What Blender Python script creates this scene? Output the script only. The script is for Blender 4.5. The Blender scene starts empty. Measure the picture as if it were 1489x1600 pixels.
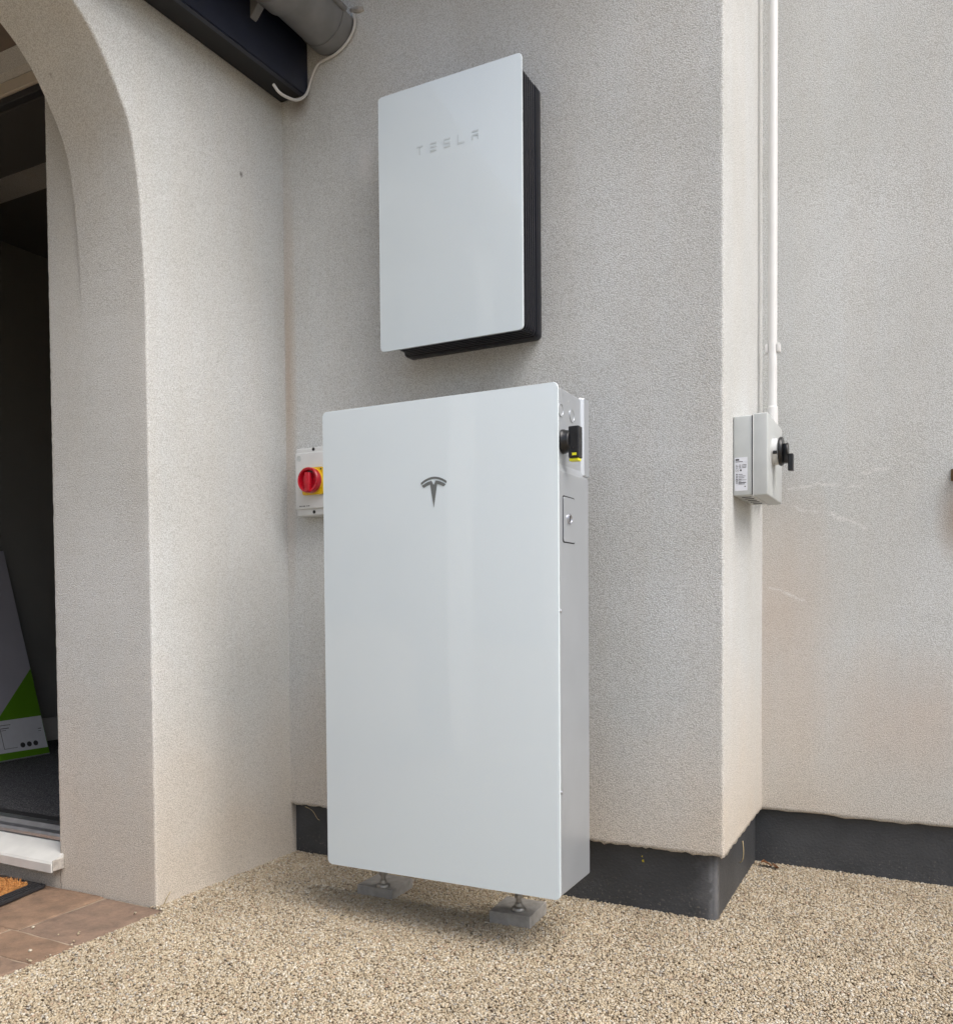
import bpy, bmesh, math, random
from mathutils import Vector, Matrix, noise
rnd = random.Random(7)
S = bpy.context.scene
COL = S.collection
PI = math.pi

# ---------------------------------------------------------------- camera
cam_d = bpy.data.cameras.new('camera')
cam = bpy.data.objects.new('camera', cam_d)
COL.objects.link(cam)
YAW, PITCH, ROLL, F_PX, PPY = 0.4748, -0.0269, -0.0077, 1354.4, 976.9
fw = Vector((-math.sin(YAW) * math.cos(PITCH), math.cos(YAW) * math.cos(PITCH), math.sin(PITCH)))
rt = Vector((math.cos(YAW), math.sin(YAW), 0))
up = rt.cross(fw)
rt2 = rt * math.cos(ROLL) + up * math.sin(ROLL)
up2 = -rt * math.sin(ROLL) + up * math.cos(ROLL)
cam.matrix_world = Matrix(((rt2.x, up2.x, -fw.x, 1.7498), (rt2.y, up2.y, -fw.y, -2.0876),
                           (rt2.z, up2.z, -fw.z, 0.767), (0, 0, 0, 1)))
cam_d.sensor_fit = 'HORIZONTAL'
cam_d.sensor_width = 36.0
cam_d.lens = 36.0 * F_PX / 1489.0
cam_d.shift_y = (PPY - 800.0) / 1489.0
cam_d.clip_start = 0.02
cam_d.clip_end = 3000.0
S.camera = cam

# ---------------------------------------------------------------- sky, sun, exposure
SUN_EL, SUN_AZ = math.radians(55), math.radians(102)     # azimuth clockwise from +y
world = bpy.data.worlds.new('World')
S.world = world
world.use_nodes = True
wn, wl = world.node_tree.nodes, world.node_tree.links
sky = wn.new('ShaderNodeTexSky')
sky.sky_type = 'NISHITA'
sky.sun_disc = False
sky.sun_elevation = SUN_EL
sky.sun_rotation = SUN_AZ
sky.air_density = 1.0
sky.dust_density = 4.0
sky.ozone_density = 1.0
hsv = wn.new('ShaderNodeHueSaturation')
hsv.inputs['Saturation'].default_value = 0.78
wl.new(sky.outputs[0], hsv.inputs['Color'])
wl.new(hsv.outputs[0], wn['Background'].inputs[0])
wn['Background'].inputs[1].default_value = 0.15
sun_d = bpy.data.lights.new('sun', 'SUN')
sun_d.energy = 1.5
sun_d.angle = math.radians(50)
sun_d.color = (1.0, 0.99, 0.975)
sun = bpy.data.objects.new('sun', sun_d)
COL.objects.link(sun)
sun_dir = Vector((math.sin(SUN_AZ) * math.cos(SUN_EL), math.cos(SUN_AZ) * math.cos(SUN_EL), math.sin(SUN_EL)))
sun.rotation_euler = sun_dir.to_track_quat('Z', 'Y').to_euler()
sun.location = (6, -6, 8)
S.view_settings.view_transform = 'Standard'
S.view_settings.look = 'None'
S.view_settings.exposure = 0.66
S.view_settings.gamma = 1.0
S.view_settings.use_curve_mapping = False
S.render.engine = 'CYCLES'
S.cycles.max_bounces = 5
S.cycles.diffuse_bounces = 4
S.cycles.use_adaptive_sampling = True
S.cycles.adaptive_threshold = 0.03
S.cycles.caustics_reflective = False
S.cycles.caustics_refractive = False

# ---------------------------------------------------------------- helpers
def new_mat(name):
    m = bpy.data.materials.new(name)
    m.use_nodes = True
    return m, m.node_tree.nodes, m.node_tree.links, m.node_tree.nodes['Principled BSDF']

def N(nodes, typ, **kw):
    n = nodes.new(typ)
    for k, v in kw.items():
        if k.startswith('i_'):
            n.inputs[k[2:].replace('_', ' ')].default_value = v
        else:
            setattr(n, k, v)
    return n

def ramp(nodes, stops, interp='LINEAR'):
    r = nodes.new('ShaderNodeValToRGB')
    cr = r.color_ramp
    cr.interpolation = interp
    while len(cr.elements) < len(stops):
        cr.elements.new(0.5)
    for e, (p, c) in zip(cr.elements, stops):
        e.position = p
        e.color = c if len(c) == 4 else (*c, 1)
    return r

def mixc(nodes, links, fac, a, b, mode='MIX'):
    n = nodes.new('ShaderNodeMix')
    n.data_type = 'RGBA'
    n.blend_type = mode
    for s, v in ((n.inputs['Factor'], fac), (n.inputs[6], a), (n.inputs[7], b)):
        if hasattr(v, 'links') or isinstance(v, bpy.types.NodeSocket):
            links.new(v, s)
        elif isinstance(v, (int, float)):
            s.default_value = v
        else:
            s.default_value = (*v, 1) if len(v) == 3 else v
    return n.outputs[2]

def mth(nodes, links, op, a, b=None, c=None, clamp=False):
    n = nodes.new('ShaderNodeMath')
    n.operation = op
    n.use_clamp = clamp
    for i, v in enumerate((a, b, c)):
        if v is None:
            continue
        if isinstance(v, bpy.types.NodeSocket):
            links.new(v, n.inputs[i])
        else:
            n.inputs[i].default_value = v
    return n.outputs[0]

def wpos(nodes):
    return nodes.new('ShaderNodeNewGeometry').outputs['Position']

def simple(name, col, rough=0.5, metal=0.0, var=0.06, vscale=30.0, bump=0.0, bscale=400.0, coat=0.0, spec=0.5):
    """paint / plastic / metal with a little tonal mottling and fine relief"""
    m, n, l, b = new_mat(name)
    p = wpos(n)
    t = N(n, 'ShaderNodeTexNoise', i_Scale=vscale, i_Detail=5.0)
    l.new(p, t.inputs['Vector'])
    lo = tuple(max(0, c * (1 - var)) for c in col)
    hi = tuple(min(1, c * (1 + var)) for c in col)
    r = ramp(n, [(0.3, lo), (0.7, hi)])
    l.new(t.outputs[0], r.inputs[0])
    l.new(r.outputs[0], b.inputs['Base Color'])
    rr = N(n, 'ShaderNodeMapRange')
    rr.inputs[3].default_value = max(0.02, rough - 0.06)
    rr.inputs[4].default_value = min(1, rough + 0.06)
    l.new(t.outputs[0], rr.inputs[0])
    l.new(rr.outputs[0], b.inputs['Roughness'])
    b.inputs['Metallic'].default_value = metal
    b.inputs['Specular IOR Level'].default_value = spec
    if coat:
        b.inputs['Coat Weight'].default_value = coat
        b.inputs['Coat Roughness'].default_value = 0.05
    if bump:
        t2 = N(n, 'ShaderNodeTexNoise', i_Scale=bscale, i_Detail=3.0)
        l.new(p, t2.inputs['Vector'])
        bp = N(n, 'ShaderNodeBump', i_Strength=bump, i_Distance=0.002)
        l.new(t2.outputs[0], bp.inputs['Height'])
        l.new(bp.outputs[0], b.inputs['Normal'])
    return m

def origin(o):
    v = Vector((0, 0, 0))
    while o:
        v += o.location
        o = o.parent
    return v

def obj(name, bm, mat, parent=None, smooth=False, label=None):
    """link a bmesh given in world coordinates as ONE mesh object"""
    bmesh.ops.recalc_face_normals(bm, faces=bm.faces)
    if parent is not None:
        bmesh.ops.translate(bm, verts=bm.verts, vec=-origin(parent))
    me = bpy.data.meshes.new(name)
    bm.to_mesh(me)
    bm.free()
    if smooth:
        for p in me.polygons:
            p.use_smooth = True
    if mat is not None:
        me.materials.append(mat)
    o = bpy.data.objects.new(name, me)
    COL.objects.link(o)
    o.parent = parent
    if label:
        o['label'] = label
    return o

def autosmooth(o, ang=40):
    """smooth shading except over hard edges"""
    me = o.data
    for p in me.polygons:
        p.use_smooth = True
    bm = bmesh.new()
    bm.from_mesh(me)
    for e in bm.edges:
        if len(e.link_faces) == 2 and e.calc_face_angle(0) > math.radians(ang):
            e.smooth = False
    bm.to_mesh(me)
    bm.free()
    return o

def thing(name, label, cat, loc=(0, 0, 0), group=None):
    o = bpy.data.objects.new(name, None)
    o.empty_display_size = 0.1
    COL.objects.link(o)
    o.location = loc
    o['label'] = label
    o['category'] = cat
    if group:
        o['group'] = group
    return o

def tag(o, label, cat, group=None):
    o['label'] = label
    o['category'] = cat
    if group:
        o['group'] = group
    return o

def struct(o):
    o['kind'] = 'structure'
    return o

def box(bm, x0, x1, y0, y1, z0, z1, bev=0.0, seg=2):
    g = bmesh.ops.create_cube(bm, size=1.0)
    vs = g['verts']
    for v in vs:
        v.co = Vector((x0 + (v.co.x + .5) * (x1 - x0), y0 + (v.co.y + .5) * (y1 - y0), z0 + (v.co.z + .5) * (z1 - z0)))
    if bev:
        es = list({e for v in vs for e in v.link_edges})
        bmesh.ops.bevel(bm, geom=es, offset=bev, segments=seg, affect='EDGES', profile=0.5)
    return bm

def bx(*a, **k):
    return box(bmesh.new(), *a, **k)

def cyl(bm, p0, p1, r0, r1=None, seg=32, caps=True):
    p0, p1 = Vector(p0), Vector(p1)
    r1 = r0 if r1 is None else r1
    d = (p1 - p0).normalized()
    a = d.orthogonal().normalized()
    b = d.cross(a)
    A = [bm.verts.new(p0 + (a * math.cos(t) + b * math.sin(t)) * r0) for t in [2 * PI * i / seg for i in range(seg)]]
    B = [bm.verts.new(p1 + (a * math.cos(t) + b * math.sin(t)) * r1) for t in [2 * PI * i / seg for i in range(seg)]]
    for i in range(seg):
        j = (i + 1) % seg
        bm.faces.new((A[i], A[j], B[j], B[i]))
    if caps:
        bm.faces.new(A[::-1])
        bm.faces.new(B)
    return bm

def lathe(bm, o, axis, prof, seg=40):
    """prof: list of (distance along axis, radius)"""
    o, d = Vector(o), Vector(axis).normalized()
    a = d.orthogonal().normalized()
    b = d.cross(a)
    rings = []
    for t, r in prof:
        rings.append([bm.verts.new(o + d * t + (a * math.cos(w) + b * math.sin(w)) * r) for w in [2 * PI * i / seg for i in range(seg)]])
    for A, B in zip(rings, rings[1:]):
        for i in range(seg):
            j = (i + 1) % seg
            bm.faces.new((A[i], A[j], B[j], B[i]))
    bm.faces.new(rings[0][::-1])
    bm.faces.new(rings[-1])
    return bm

def tube(bm, pts, r, seg=12, sub=8):
    """catmull-rom tube"""
    P = [Vector(p) for p in pts]
    Q = []
    for i in range(len(P) - 1):
        a, b, c, d = P[max(i - 1, 0)], P[i], P[i + 1], P[min(i + 2, len(P) - 1)]
        for k in range(sub):
            t = k / sub
            Q.append(0.5 * ((2 * b) + (c - a) * t + (2 * a - 5 * b + 4 * c - d) * t * t + (3 * b - a - 3 * c + d) * t ** 3))
    Q.append(P[-1])
    ref = Vector((0.3, 1, 0.2)).normalized()
    rings = []
    for i, q in enumerate(Q):
        d = (Q[min(i + 1, len(Q) - 1)] - Q[max(i - 1, 0)]).normalized()
        a = (ref - d * ref.dot(d)).normalized()
        b = d.cross(a)
        rings.append([bm.verts.new(q + (a * math.cos(w) + b * math.sin(w)) * r) for w in [2 * PI * k / seg for k in range(seg)]])
    for A, B in zip(rings, rings[1:]):
        for i in range(seg):
            j = (i + 1) % seg
            bm.faces.new((A[i], A[j], B[j], B[i]))
    bm.faces.new(rings[0][::-1])
    bm.faces.new(rings[-1])
    return bm

def prism(bm, pts, vec, bev=0.0, seg=2):
    """closed polygon (3-D points) extruded by vec"""
    vec = Vector(vec)
    A = [bm.verts.new(Vector(p)) for p in pts]
    B = [bm.verts.new(Vector(p) + vec) for p in pts]
    n = len(A)
    f = [bm.faces.new(A), bm.faces.new(B[::-1])]
    for i in range(n):
        j = (i + 1) % n
        bm.faces.new((A[i], B[i], B[j], A[j]))
    if bev:
        es = list({e for q in f for e in q.edges})
        bmesh.ops.bevel(bm, geom=es, offset=bev, segments=seg, affect='EDGES', profile=0.5)
    return bm

def rrect(x0, x1, z0, z1, r, seg=6):
    out = []
    for cx, cz, a0 in ((x1 - r, z1 - r, 0), (x0 + r, z1 - r, 90), (x0 + r, z0 + r, 180), (x1 - r, z0 + r, 270)):
        for i in range(seg + 1):
            a = math.radians(a0 + 90 * i / seg)
            out.append((cx + r * math.cos(a), cz + r * math.sin(a)))
    return out

def nz(*p, s=1.0):
    return noise.noise(Vector(p) * s)

# ---------------------------------------------------------------- materials
def render_mat(name, col, stains=(), scuffs=()):
    """sprayed masonry paint on a grainy render: grain relief, washed out tone patches, splash dirt with painted warm bounce"""
    m, n, l, b = new_mat(name)
    p = wpos(n)
    sep = n.new('ShaderNodeSeparateXYZ')
    l.new(p, sep.inputs[0])
    big = N(n, 'ShaderNodeTexNoise', i_Scale=2.4, i_Detail=3.0, i_Roughness=0.6)
    l.new(p, big.inputs['Vector'])
    r1 = ramp(n, [(0.32, tuple(c * f for c, f in zip(col, (0.925, 0.92, 0.905)))), (0.68, tuple(c * f for c, f in zip(col, (1.03, 1.03, 1.035))))])
    l.new(big.outputs[0], r1.inputs[0])
    c = r1.outputs[0]
    # streaks that run down the wall
    mp = N(n, 'ShaderNodeMapping')
    mp.inputs['Scale'].default_value = (9, 9, 0.7)
    l.new(p, mp.inputs[0])
    st = N(n, 'ShaderNodeTexNoise', i_Scale=1.0, i_Detail=2.0)
    l.new(mp.outputs[0], st.inputs['Vector'])
    r2 = ramp(n, [(0.42, (0, 0, 0)), (0.72, (1, 1, 1))])
    l.new(st.outputs[0], r2.inputs[0])
    c = mixc(n, l, mth(n, l, 'MULTIPLY', r2.outputs[0], 0.20), c, (col[0] * .93, col[1] * .84, col[2] * .74))
    # soil splashed up from the ground, with warm gravel bounce painted in
    splash_bounce = mth(n, l, 'SUBTRACT', 0.62, sep.outputs[2])
    splash_bounce = mth(n, l, 'ADD', mth(n, l, 'MULTIPLY', splash_bounce, 1.8), mth(n, l, 'MULTIPLY', mth(n, l, 'SUBTRACT', big.outputs[0], 0.5), 1.4), clamp=True)
    c = mixc(n, l, mth(n, l, 'MULTIPLY', splash_bounce, 0.80), c, (col[0] * .95, col[1] * .81, col[2] * .67))
    # darker tone in the hollows of the grain and single dark specks
    gr = N(n, 'ShaderNodeTexNoise', i_Scale=430.0, i_Detail=2.0, i_Roughness=0.6)
    l.new(p, gr.inputs['Vector'])
    vo = N(n, 'ShaderNodeTexVoronoi', i_Scale=340.0)
    l.new(p, vo.inputs['Vector'])
    hgt = mth(n, l, 'ADD', mth(n, l, 'MULTIPLY', gr.outputs[0], 0.75), mth(n, l, 'MULTIPLY', mth(n, l, 'SUBTRACT', 1.0, vo.outputs['Distance']), 0.45))
    r3 = ramp(n, [(0.50, (0.75, 0.74, 0.725)), (0.70, (1.05, 1.05, 1.05))])
    l.new(hgt, r3.inputs[0])
    c = mixc(n, l, 1.0, c, r3.outputs[0], 'MULTIPLY')
    for (q, rad, scol, amt) in stains:
        d = n.new('ShaderNodeVectorMath')
        d.operation = 'SUBTRACT'
        l.new(p, d.inputs[0])
        d.inputs[1].default_value = q
        d2 = n.new('ShaderNodeVectorMath')
        d2.operation = 'DIVIDE'
        l.new(d.outputs[0], d2.inputs[0])
        d2.inputs[1].default_value = rad
        ln = n.new('ShaderNodeVectorMath')
        ln.operation = 'LENGTH'
        l.new(d2.outputs[0], ln.inputs[0])
        f = mth(n, l, 'SUBTRACT', mth(n, l, 'ADD', 0.75, mth(n, l, 'MULTIPLY', st.outputs[0], 0.5)), ln.outputs['Value'], clamp=True)
        c = mixc(n, l, mth(n, l, 'MULTIPLY', f, amt), c, scol)
    wob = None
    for (a, bb, wd) in scuffs:        # pale scraped lines
        a, bb = Vector(a), Vector(bb)
        ab = bb - a
        sub = n.new('ShaderNodeVectorMath')
        sub.operation = 'SUBTRACT'
        if wob is None:
            wob = N(n, 'ShaderNodeTexNoise', i_Scale=28.0, i_Detail=2.0)
            l.new(p, wob.inputs['Vector'])
        wv = n.new('ShaderNodeVectorMath')
        wv.operation = 'MULTIPLY_ADD'
        l.new(wob.outputs[1], wv.inputs[0])
        wv.inputs[1].default_value = (0.03, 0.03, 0.03)
        l.new(p, wv.inputs[2])
        l.new(wv.outputs[0], sub.inputs[0])
        sub.inputs[1].default_value = a + Vector((.015, .015, .015))
        dt = n.new('ShaderNodeVectorMath')
        dt.operation = 'DOT_PRODUCT'
        l.new(sub.outputs[0], dt.inputs[0])
        dt.inputs[1].default_value = ab / ab.length_squared
        t = mth(n, l, 'ADD', dt.outputs['Value'], 0.0, clamp=True)
        sc = n.new('ShaderNodeVectorMath')
        sc.operation = 'SCALE'
        sc.inputs[0].default_value = ab
        l.new(t, sc.inputs['Scale'])
        df = n.new('ShaderNodeVectorMath')
        df.operation = 'DISTANCE'
        l.new(sub.outputs[0], df.inputs[0])
        l.new(sc.outputs[0], df.inputs[1])
        f = mth(n, l, 'SUBTRACT', 1.0, mth(n, l, 'DIVIDE', df.outputs['Value'], wd), clamp=True)
        brk = ramp(n, [(0.40, (0, 0, 0)), (0.62, (1, 1, 1))])
        l.new(gr.outputs[0], brk.inputs[0])
        f = mth(n, l, 'MULTIPLY', mth(n, l, 'MULTIPLY', f, 0.85), mth(n, l, 'ADD', brk.outputs[0], 0.25), clamp=True)
        c = mixc(n, l, f, c, (0.80, 0.79, 0.77))
    l.new(c, b.inputs['Base Color'])
    b.inputs['Roughness'].default_value = 0.85
    b.inputs['Specular IOR Level'].default_value = 0.25
    bp = N(n, 'ShaderNodeBump', i_Strength=1.0, i_Distance=0.0024)
    l.new(hgt, bp.inputs['Height'])
    l.new(bp.outputs[0], b.inputs['Normal'])
    return m

WALLC = (0.690, 0.708, 0.704)
BR = (0.36, 0.25, 0.17)
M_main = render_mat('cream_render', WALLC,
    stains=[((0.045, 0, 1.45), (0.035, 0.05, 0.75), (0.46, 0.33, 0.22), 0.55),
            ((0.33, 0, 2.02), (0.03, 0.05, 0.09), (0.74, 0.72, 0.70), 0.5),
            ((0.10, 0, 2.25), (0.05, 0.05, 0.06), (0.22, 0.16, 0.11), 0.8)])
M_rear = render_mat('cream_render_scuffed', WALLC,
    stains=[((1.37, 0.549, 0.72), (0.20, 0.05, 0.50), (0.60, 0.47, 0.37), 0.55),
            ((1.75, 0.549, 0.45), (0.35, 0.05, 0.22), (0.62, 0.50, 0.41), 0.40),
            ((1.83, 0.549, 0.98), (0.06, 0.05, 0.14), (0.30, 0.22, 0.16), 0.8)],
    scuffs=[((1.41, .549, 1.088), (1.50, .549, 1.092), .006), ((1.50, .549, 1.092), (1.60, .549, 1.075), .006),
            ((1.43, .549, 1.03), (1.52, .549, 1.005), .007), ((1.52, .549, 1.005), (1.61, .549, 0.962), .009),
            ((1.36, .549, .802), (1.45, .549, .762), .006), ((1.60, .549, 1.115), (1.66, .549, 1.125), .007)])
M_porch = render_mat('cream_render_porch', WALLC,
    stains=[((0.033, -0.18, 1.98), (0.02, 0.008, 0.010), (0.10, 0.09, 0.08), 0.9),
            ((-0.15, -0.64, 2.07), (0.009, 0.008, 0.014), (0.08, 0.06, 0.05), 0.9)])
def plinth_mat():
    m, n, l, b = new_mat('black_masonry_paint')
    p = wpos(n)
    t = N(n, 'ShaderNodeTexNoise', i_Scale=6.0, i_Detail=6.0)
    l.new(p, t.inputs['Vector'])
    r = ramp(n, [(0.35, (0.038, 0.040, 0.043)), (0.7, (0.066, 0.069, 0.073))])
    l.new(t.outputs[0], r.inputs[0])
    # weathered grey patch where the paint has worn near the outer corner
    d = n.new('ShaderNodeVectorMath')
    d.operation = 'SUBTRACT'
    l.new(p, d.inputs[0])
    d.inputs[1].default_value = (1.318, 0.03, 0.06)
    d2 = n.new('ShaderNodeVectorMath')
    d2.operation = 'DIVIDE'
    l.new(d.outputs[0], d2.inputs[0])
    d2.inputs[1].default_value = (0.065, 0.03, 0.17)
    ln = n.new('ShaderNodeVectorMath')
    ln.operation = 'LENGTH'
    l.new(d2.outputs[0], ln.inputs[0])
    t2 = N(n, 'ShaderNodeTexNoise', i_Scale=35.0, i_Detail=6.0, i_Roughness=0.7)
    l.new(p, t2.inputs['Vector'])
    f = mth(n, l, 'SUBTRACT', mth(n, l, 'ADD', 0.5, mth(n, l, 'MULTIPLY', t2.outputs[0], 1.0)), ln.outputs['Value'], clamp=True)
    c = mixc(n, l, mth(n, l, 'MULTIPLY', f, 0.8), r.outputs[0], (0.17, 0.17, 0.175))
    # dust specks near the ground
    sep = n.new('ShaderNodeSeparateXYZ')
    l.new(p, sep.inputs[0])
    low = mth(n, l, 'SUBTRACT', 0.6, mth(n, l, 'MULTIPLY', sep.outputs[2], 9.0), clamp=True)
    t3 = N(n, 'ShaderNodeTexNoise', i_Scale=160.0, i_Detail=2.0)
    l.new(p, t3.inputs['Vector'])
    sp = ramp(n, [(0.60, (0, 0, 0)), (0.70, (1, 1, 1))])
    l.new(t3.outputs[0], sp.inputs[0])
    c = mixc(n, l, mth(n, l, 'MULTIPLY', mth(n, l, 'ADD', low, 0.12), mth(n, l, 'MULTIPLY', sp.outputs[0], 0.6)), c, (0.26, 0.23, 0.19))
    l.new(c, b.inputs['Base Color'])
    b.inputs['Roughness'].default_value = 0.55
    t4 = N(n, 'ShaderNodeTexNoise', i_Scale=150.0, i_Detail=4.0)
    l.new(p, t4.inputs['Vector'])
    bp = N(n, 'ShaderNodeBump', i_Strength=0.5, i_Distance=0.003)
    l.new(t4.outputs[0], bp.inputs['Height'])
    l.new(bp.outputs[0], b.inputs['Normal'])
    return m
M_plinth = plinth_mat()

def glass_mat():
    m, n, l, b = new_mat('white_back_painted_glass')
    b.inputs['Base Color'].default_value = (0.715, 0.80, 0.84, 1)
    b.inputs['Roughness'].default_value = 0.4
    b.inputs['Specular IOR Level'].default_value = 0.0
    b.inputs['Coat Weight'].default_value = 1.0
    b.inputs['Coat Roughness'].default_value = 0.02
    p = wpos(n)
    t = N(n, 'ShaderNodeTexNoise', i_Scale=3.0, i_Detail=3.0)
    l.new(p, t.inputs['Vector'])
    bp = N(n, 'ShaderNodeBump', i_Strength=0.02, i_Distance=0.01)
    l.new(t.outputs[0], bp.inputs['Height'])
    l.new(bp.outputs[0], b.inputs['Coat Normal'])
    return m
M_glass = glass_mat()
M_silver = simple('silver_painted_steel', (0.50, 0.53, 0.56), 0.34, 0.55, 0.03, 12, 0.03, 900)
M_darkmetal = simple('black_anodised_metal', (0.006, 0.0065, 0.011), 0.38, 0.0, 0.2, 40, spec=0.3)
M_black = simple('black_plastic', (0.010, 0.010, 0.011), 0.30, 0.0, 0.2, 60)
M_yellowtab = simple('fluorescent_yellow_plastic', (0.80, 0.78, 0.02), 0.4)
M_emblem = simple('grey_emblem_print', (0.17, 0.185, 0.185), 0.4, 0.3)
M_letter = simple('pale_grey_letter_print', (0.60, 0.67, 0.70), 0.3)
M_red = simple('red_plastic', (0.48, 0.006, 0.02), 0.28, 0, 0.05, 30)
M_yellow = simple('yellow_plastic', (0.72, 0.47, 0.01), 0.35, 0, 0.05, 30)
M_whiteplastic = simple('white_grey_plastic', (0.62, 0.63, 0.62), 0.42, 0, 0.04, 20, 0.03, 700)
M_greyplastic = simple('pale_grey_plastic', (0.50, 0.525, 0.52), 0.45, 0, 0.04, 20, 0.04, 700)
M_pvc = simple('white_conduit_plastic', (0.76, 0.76, 0.75), 0.33, 0, 0.04, 15)
M_paper = simple('white_sticker', (0.70, 0.72, 0.77), 0.5, 0, 0.03, 40)
M_ink = simple('black_print', (0.05, 0.05, 0.055), 0.6)
M_navy = simple('navy_fascia_plastic', (0.014, 0.018, 0.034), 0.32, 0, 0.15, 14)
M_soffit = simple('black_soffit_board', (0.012, 0.012, 0.013), 0.6, 0, 0.3, 20)
M_gutter = simple('grey_gutter_plastic', (0.20, 0.205, 0.21), 0.42, 0, 0.12, 18)
M_upvc = simple('weathered_white_upvc', (0.66, 0.66, 0.63), 0.4, 0, 0.08, 16, 0.05, 300)
M_beige = simple('cream_door_frame', (0.42, 0.375, 0.31), 0.5, 0, 0.06, 20)
M_alu = simple('brushed_aluminium', (0.55, 0.56, 0.60), 0.3, 0.9, 0.1, 30)
M_steel = simple('zinc_steel', (0.36, 0.35, 0.33), 0.4, 0.8, 0.2, 60)
M_rubber = simple('black_rubber', (0.018, 0.018, 0.02), 0.65, 0, 0.25, 90, 0.3, 500)
M_ceil = simple('brown_porch_ceiling_board', (0.17, 0.135, 0.11), 0.7, 0, 0.12, 10)
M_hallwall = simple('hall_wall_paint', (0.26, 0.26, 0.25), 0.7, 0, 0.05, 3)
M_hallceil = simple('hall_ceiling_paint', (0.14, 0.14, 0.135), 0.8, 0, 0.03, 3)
M_head_shade = simple('dark_head_shade', (0.05, 0.048, 0.045), 0.6)  # doorway shade put into this dark colour
M_roof = simple('dark_roof_tile', (0.06, 0.055, 0.055), 0.8, 0, 0.2, 12)
M_conc = simple('concrete_pad', (0.31, 0.295, 0.27), 0.85, 0, 0.16, 45, 0.4, 260)
M_cable = simple('white_cable_sheath', (0.58, 0.57, 0.55), 0.4, 0, 0.06, 40)
M_seal = simple('dirty_sealant', (0.42, 0.39, 0.35), 0.7, 0, 0.3, 90, 0.6, 250)
M_leaf = simple('dead_leaf', (0.24, 0.11, 0.045), 0.7, 0, 0.4, 120)
M_twig = simple('dry_grass', (0.36, 0.29, 0.16), 0.8, 0, 0.2, 120)
M_fleck = simple('yellow_paint_fleck', (0.50, 0.40, 0.02), 0.6)
M_bronze = simple('tarnished_brass', (0.14, 0.085, 0.045), 0.45, 0.7, 0.3, 60)

def gravel_base_mat():
    m, n, l, b = new_mat('resin_bound_gravel_bed')
    p = wpos(n)
    v = N(n, 'ShaderNodeTexVoronoi', i_Scale=185.0)
    l.new(p, v.inputs['Vector'])
    sepc = n.new('ShaderNodeSeparateColor')
    l.new(v.outputs['Color'], sepc.inputs[0])
    r = ramp(n, STONE, 'CONSTANT')
    l.new(sepc.outputs[0], r.inputs[0])
    e = ramp(n, [(0.25, (1, 1, 1)), (0.75, (0.30, 0.26, 0.22))])
    l.new(v.outputs['Distance'], e.inputs[0])
    c = mixc(n, l, 1.0, r.outputs[0], e.outputs[0], 'MULTIPLY')
    l.new(c, b.inputs['Base Color'])
    b.inputs['Roughness'].default_value = 0.6
    bp = N(n, 'ShaderNodeBump', i_Strength=0.9, i_Distance=0.003)
    bp.invert = True
    l.new(v.outputs['Distance'], bp.inputs['Height'])
    l.new(bp.outputs[0], b.inputs['Normal'])
    return m
STONE = [(0.0, (0.50, 0.41, 0.28)), (0.16, (0.56, 0.475, 0.35)), (0.32, (0.43, 0.34, 0.225)), (0.44, (0.60, 0.53, 0.415)),
         (0.56, (0.49, 0.405, 0.29)), (0.66, (0.37, 0.285, 0.185)), (0.75, (0.54, 0.44, 0.30)), (0.86, (0.22, 0.175, 0.125)),
         (0.89, (0.66, 0.60, 0.50)), (0.94, (0.45, 0.325, 0.225)), (0.97, (0.40, 0.37, 0.325))]
M_gravelbed = gravel_base_mat()
def stone_mat():
    m, n, l, b = new_mat('gravel_stone')
    oi = n.new('ShaderNodeObjectInfo')
    r = ramp(n, STONE, 'CONSTANT')
    l.new(oi.outputs['Random'], r.inputs[0])
    # patches of paler and browner mix, as the gravel was laid
    t = N(n, 'ShaderNodeTexNoise', i_Scale=4.0, i_Detail=2.0)
    l.new(wpos(n), t.inputs['Vector'])
    v = ramp(n, [(0.3, (0.74, 0.735, 0.72)), (0.7, (0.87, 0.875, 0.87))])
    l.new(t.outputs[0], v.inputs[0])
    l.new(mixc(n, l, 1.0, r.outputs[0], v.outputs[0], 'MULTIPLY'), b.inputs['Base Color'])
    b.inputs['Roughness'].default_value = 0.45
    return m
M_stone = stone_mat()

def paver_mat():
    m, n, l, b = new_mat('brown_concrete_paver')
    p = wpos(n)
    oi = n.new('ShaderNodeObjectInfo')
    r = ramp(n, [(0.0, (0.22, 0.145, 0.10)), (0.35, (0.26, 0.17, 0.115)), (0.7, (0.205, 0.145, 0.115)), (1.0, (0.265, 0.18, 0.125))])
    l.new(oi.outputs['Random'], r.inputs[0])
    t = N(n, 'ShaderNodeTexNoise', i_Scale=18.0, i_Detail=6.0, i_Roughness=0.7)
    l.new(p, t.inputs['Vector'])
    v = ramp(n, [(0.3, (0.62, 0.62, 0.62)), (0.7, (1.25, 1.22, 1.15))])
    l.new(t.outputs[0], v.inputs[0])
    c = mixc(n, l, 1.0, r.outputs[0], v.outputs[0], 'MULTIPLY')
    l.new(c, b.inputs['Base Color'])
    b.inputs['Roughness'].default_value = 0.8
    t2 = N(n, 'ShaderNodeTexNoise', i_Scale=120.0, i_Detail=5.0, i_Roughness=0.65)
    l.new(p, t2.inputs['Vector'])
    bp = N(n, 'ShaderNodeBump', i_Strength=0.7, i_Distance=0.004)
    l.new(t2.outputs[0], bp.inputs['Height'])
    l.new(bp.outputs[0], b.inputs['Normal'])
    return m
M_paver = paver_mat()
M_sand = simple('jointing_sand', (0.33, 0.26, 0.19), 0.9, 0, 0.25, 60, 0.6, 300)
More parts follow.
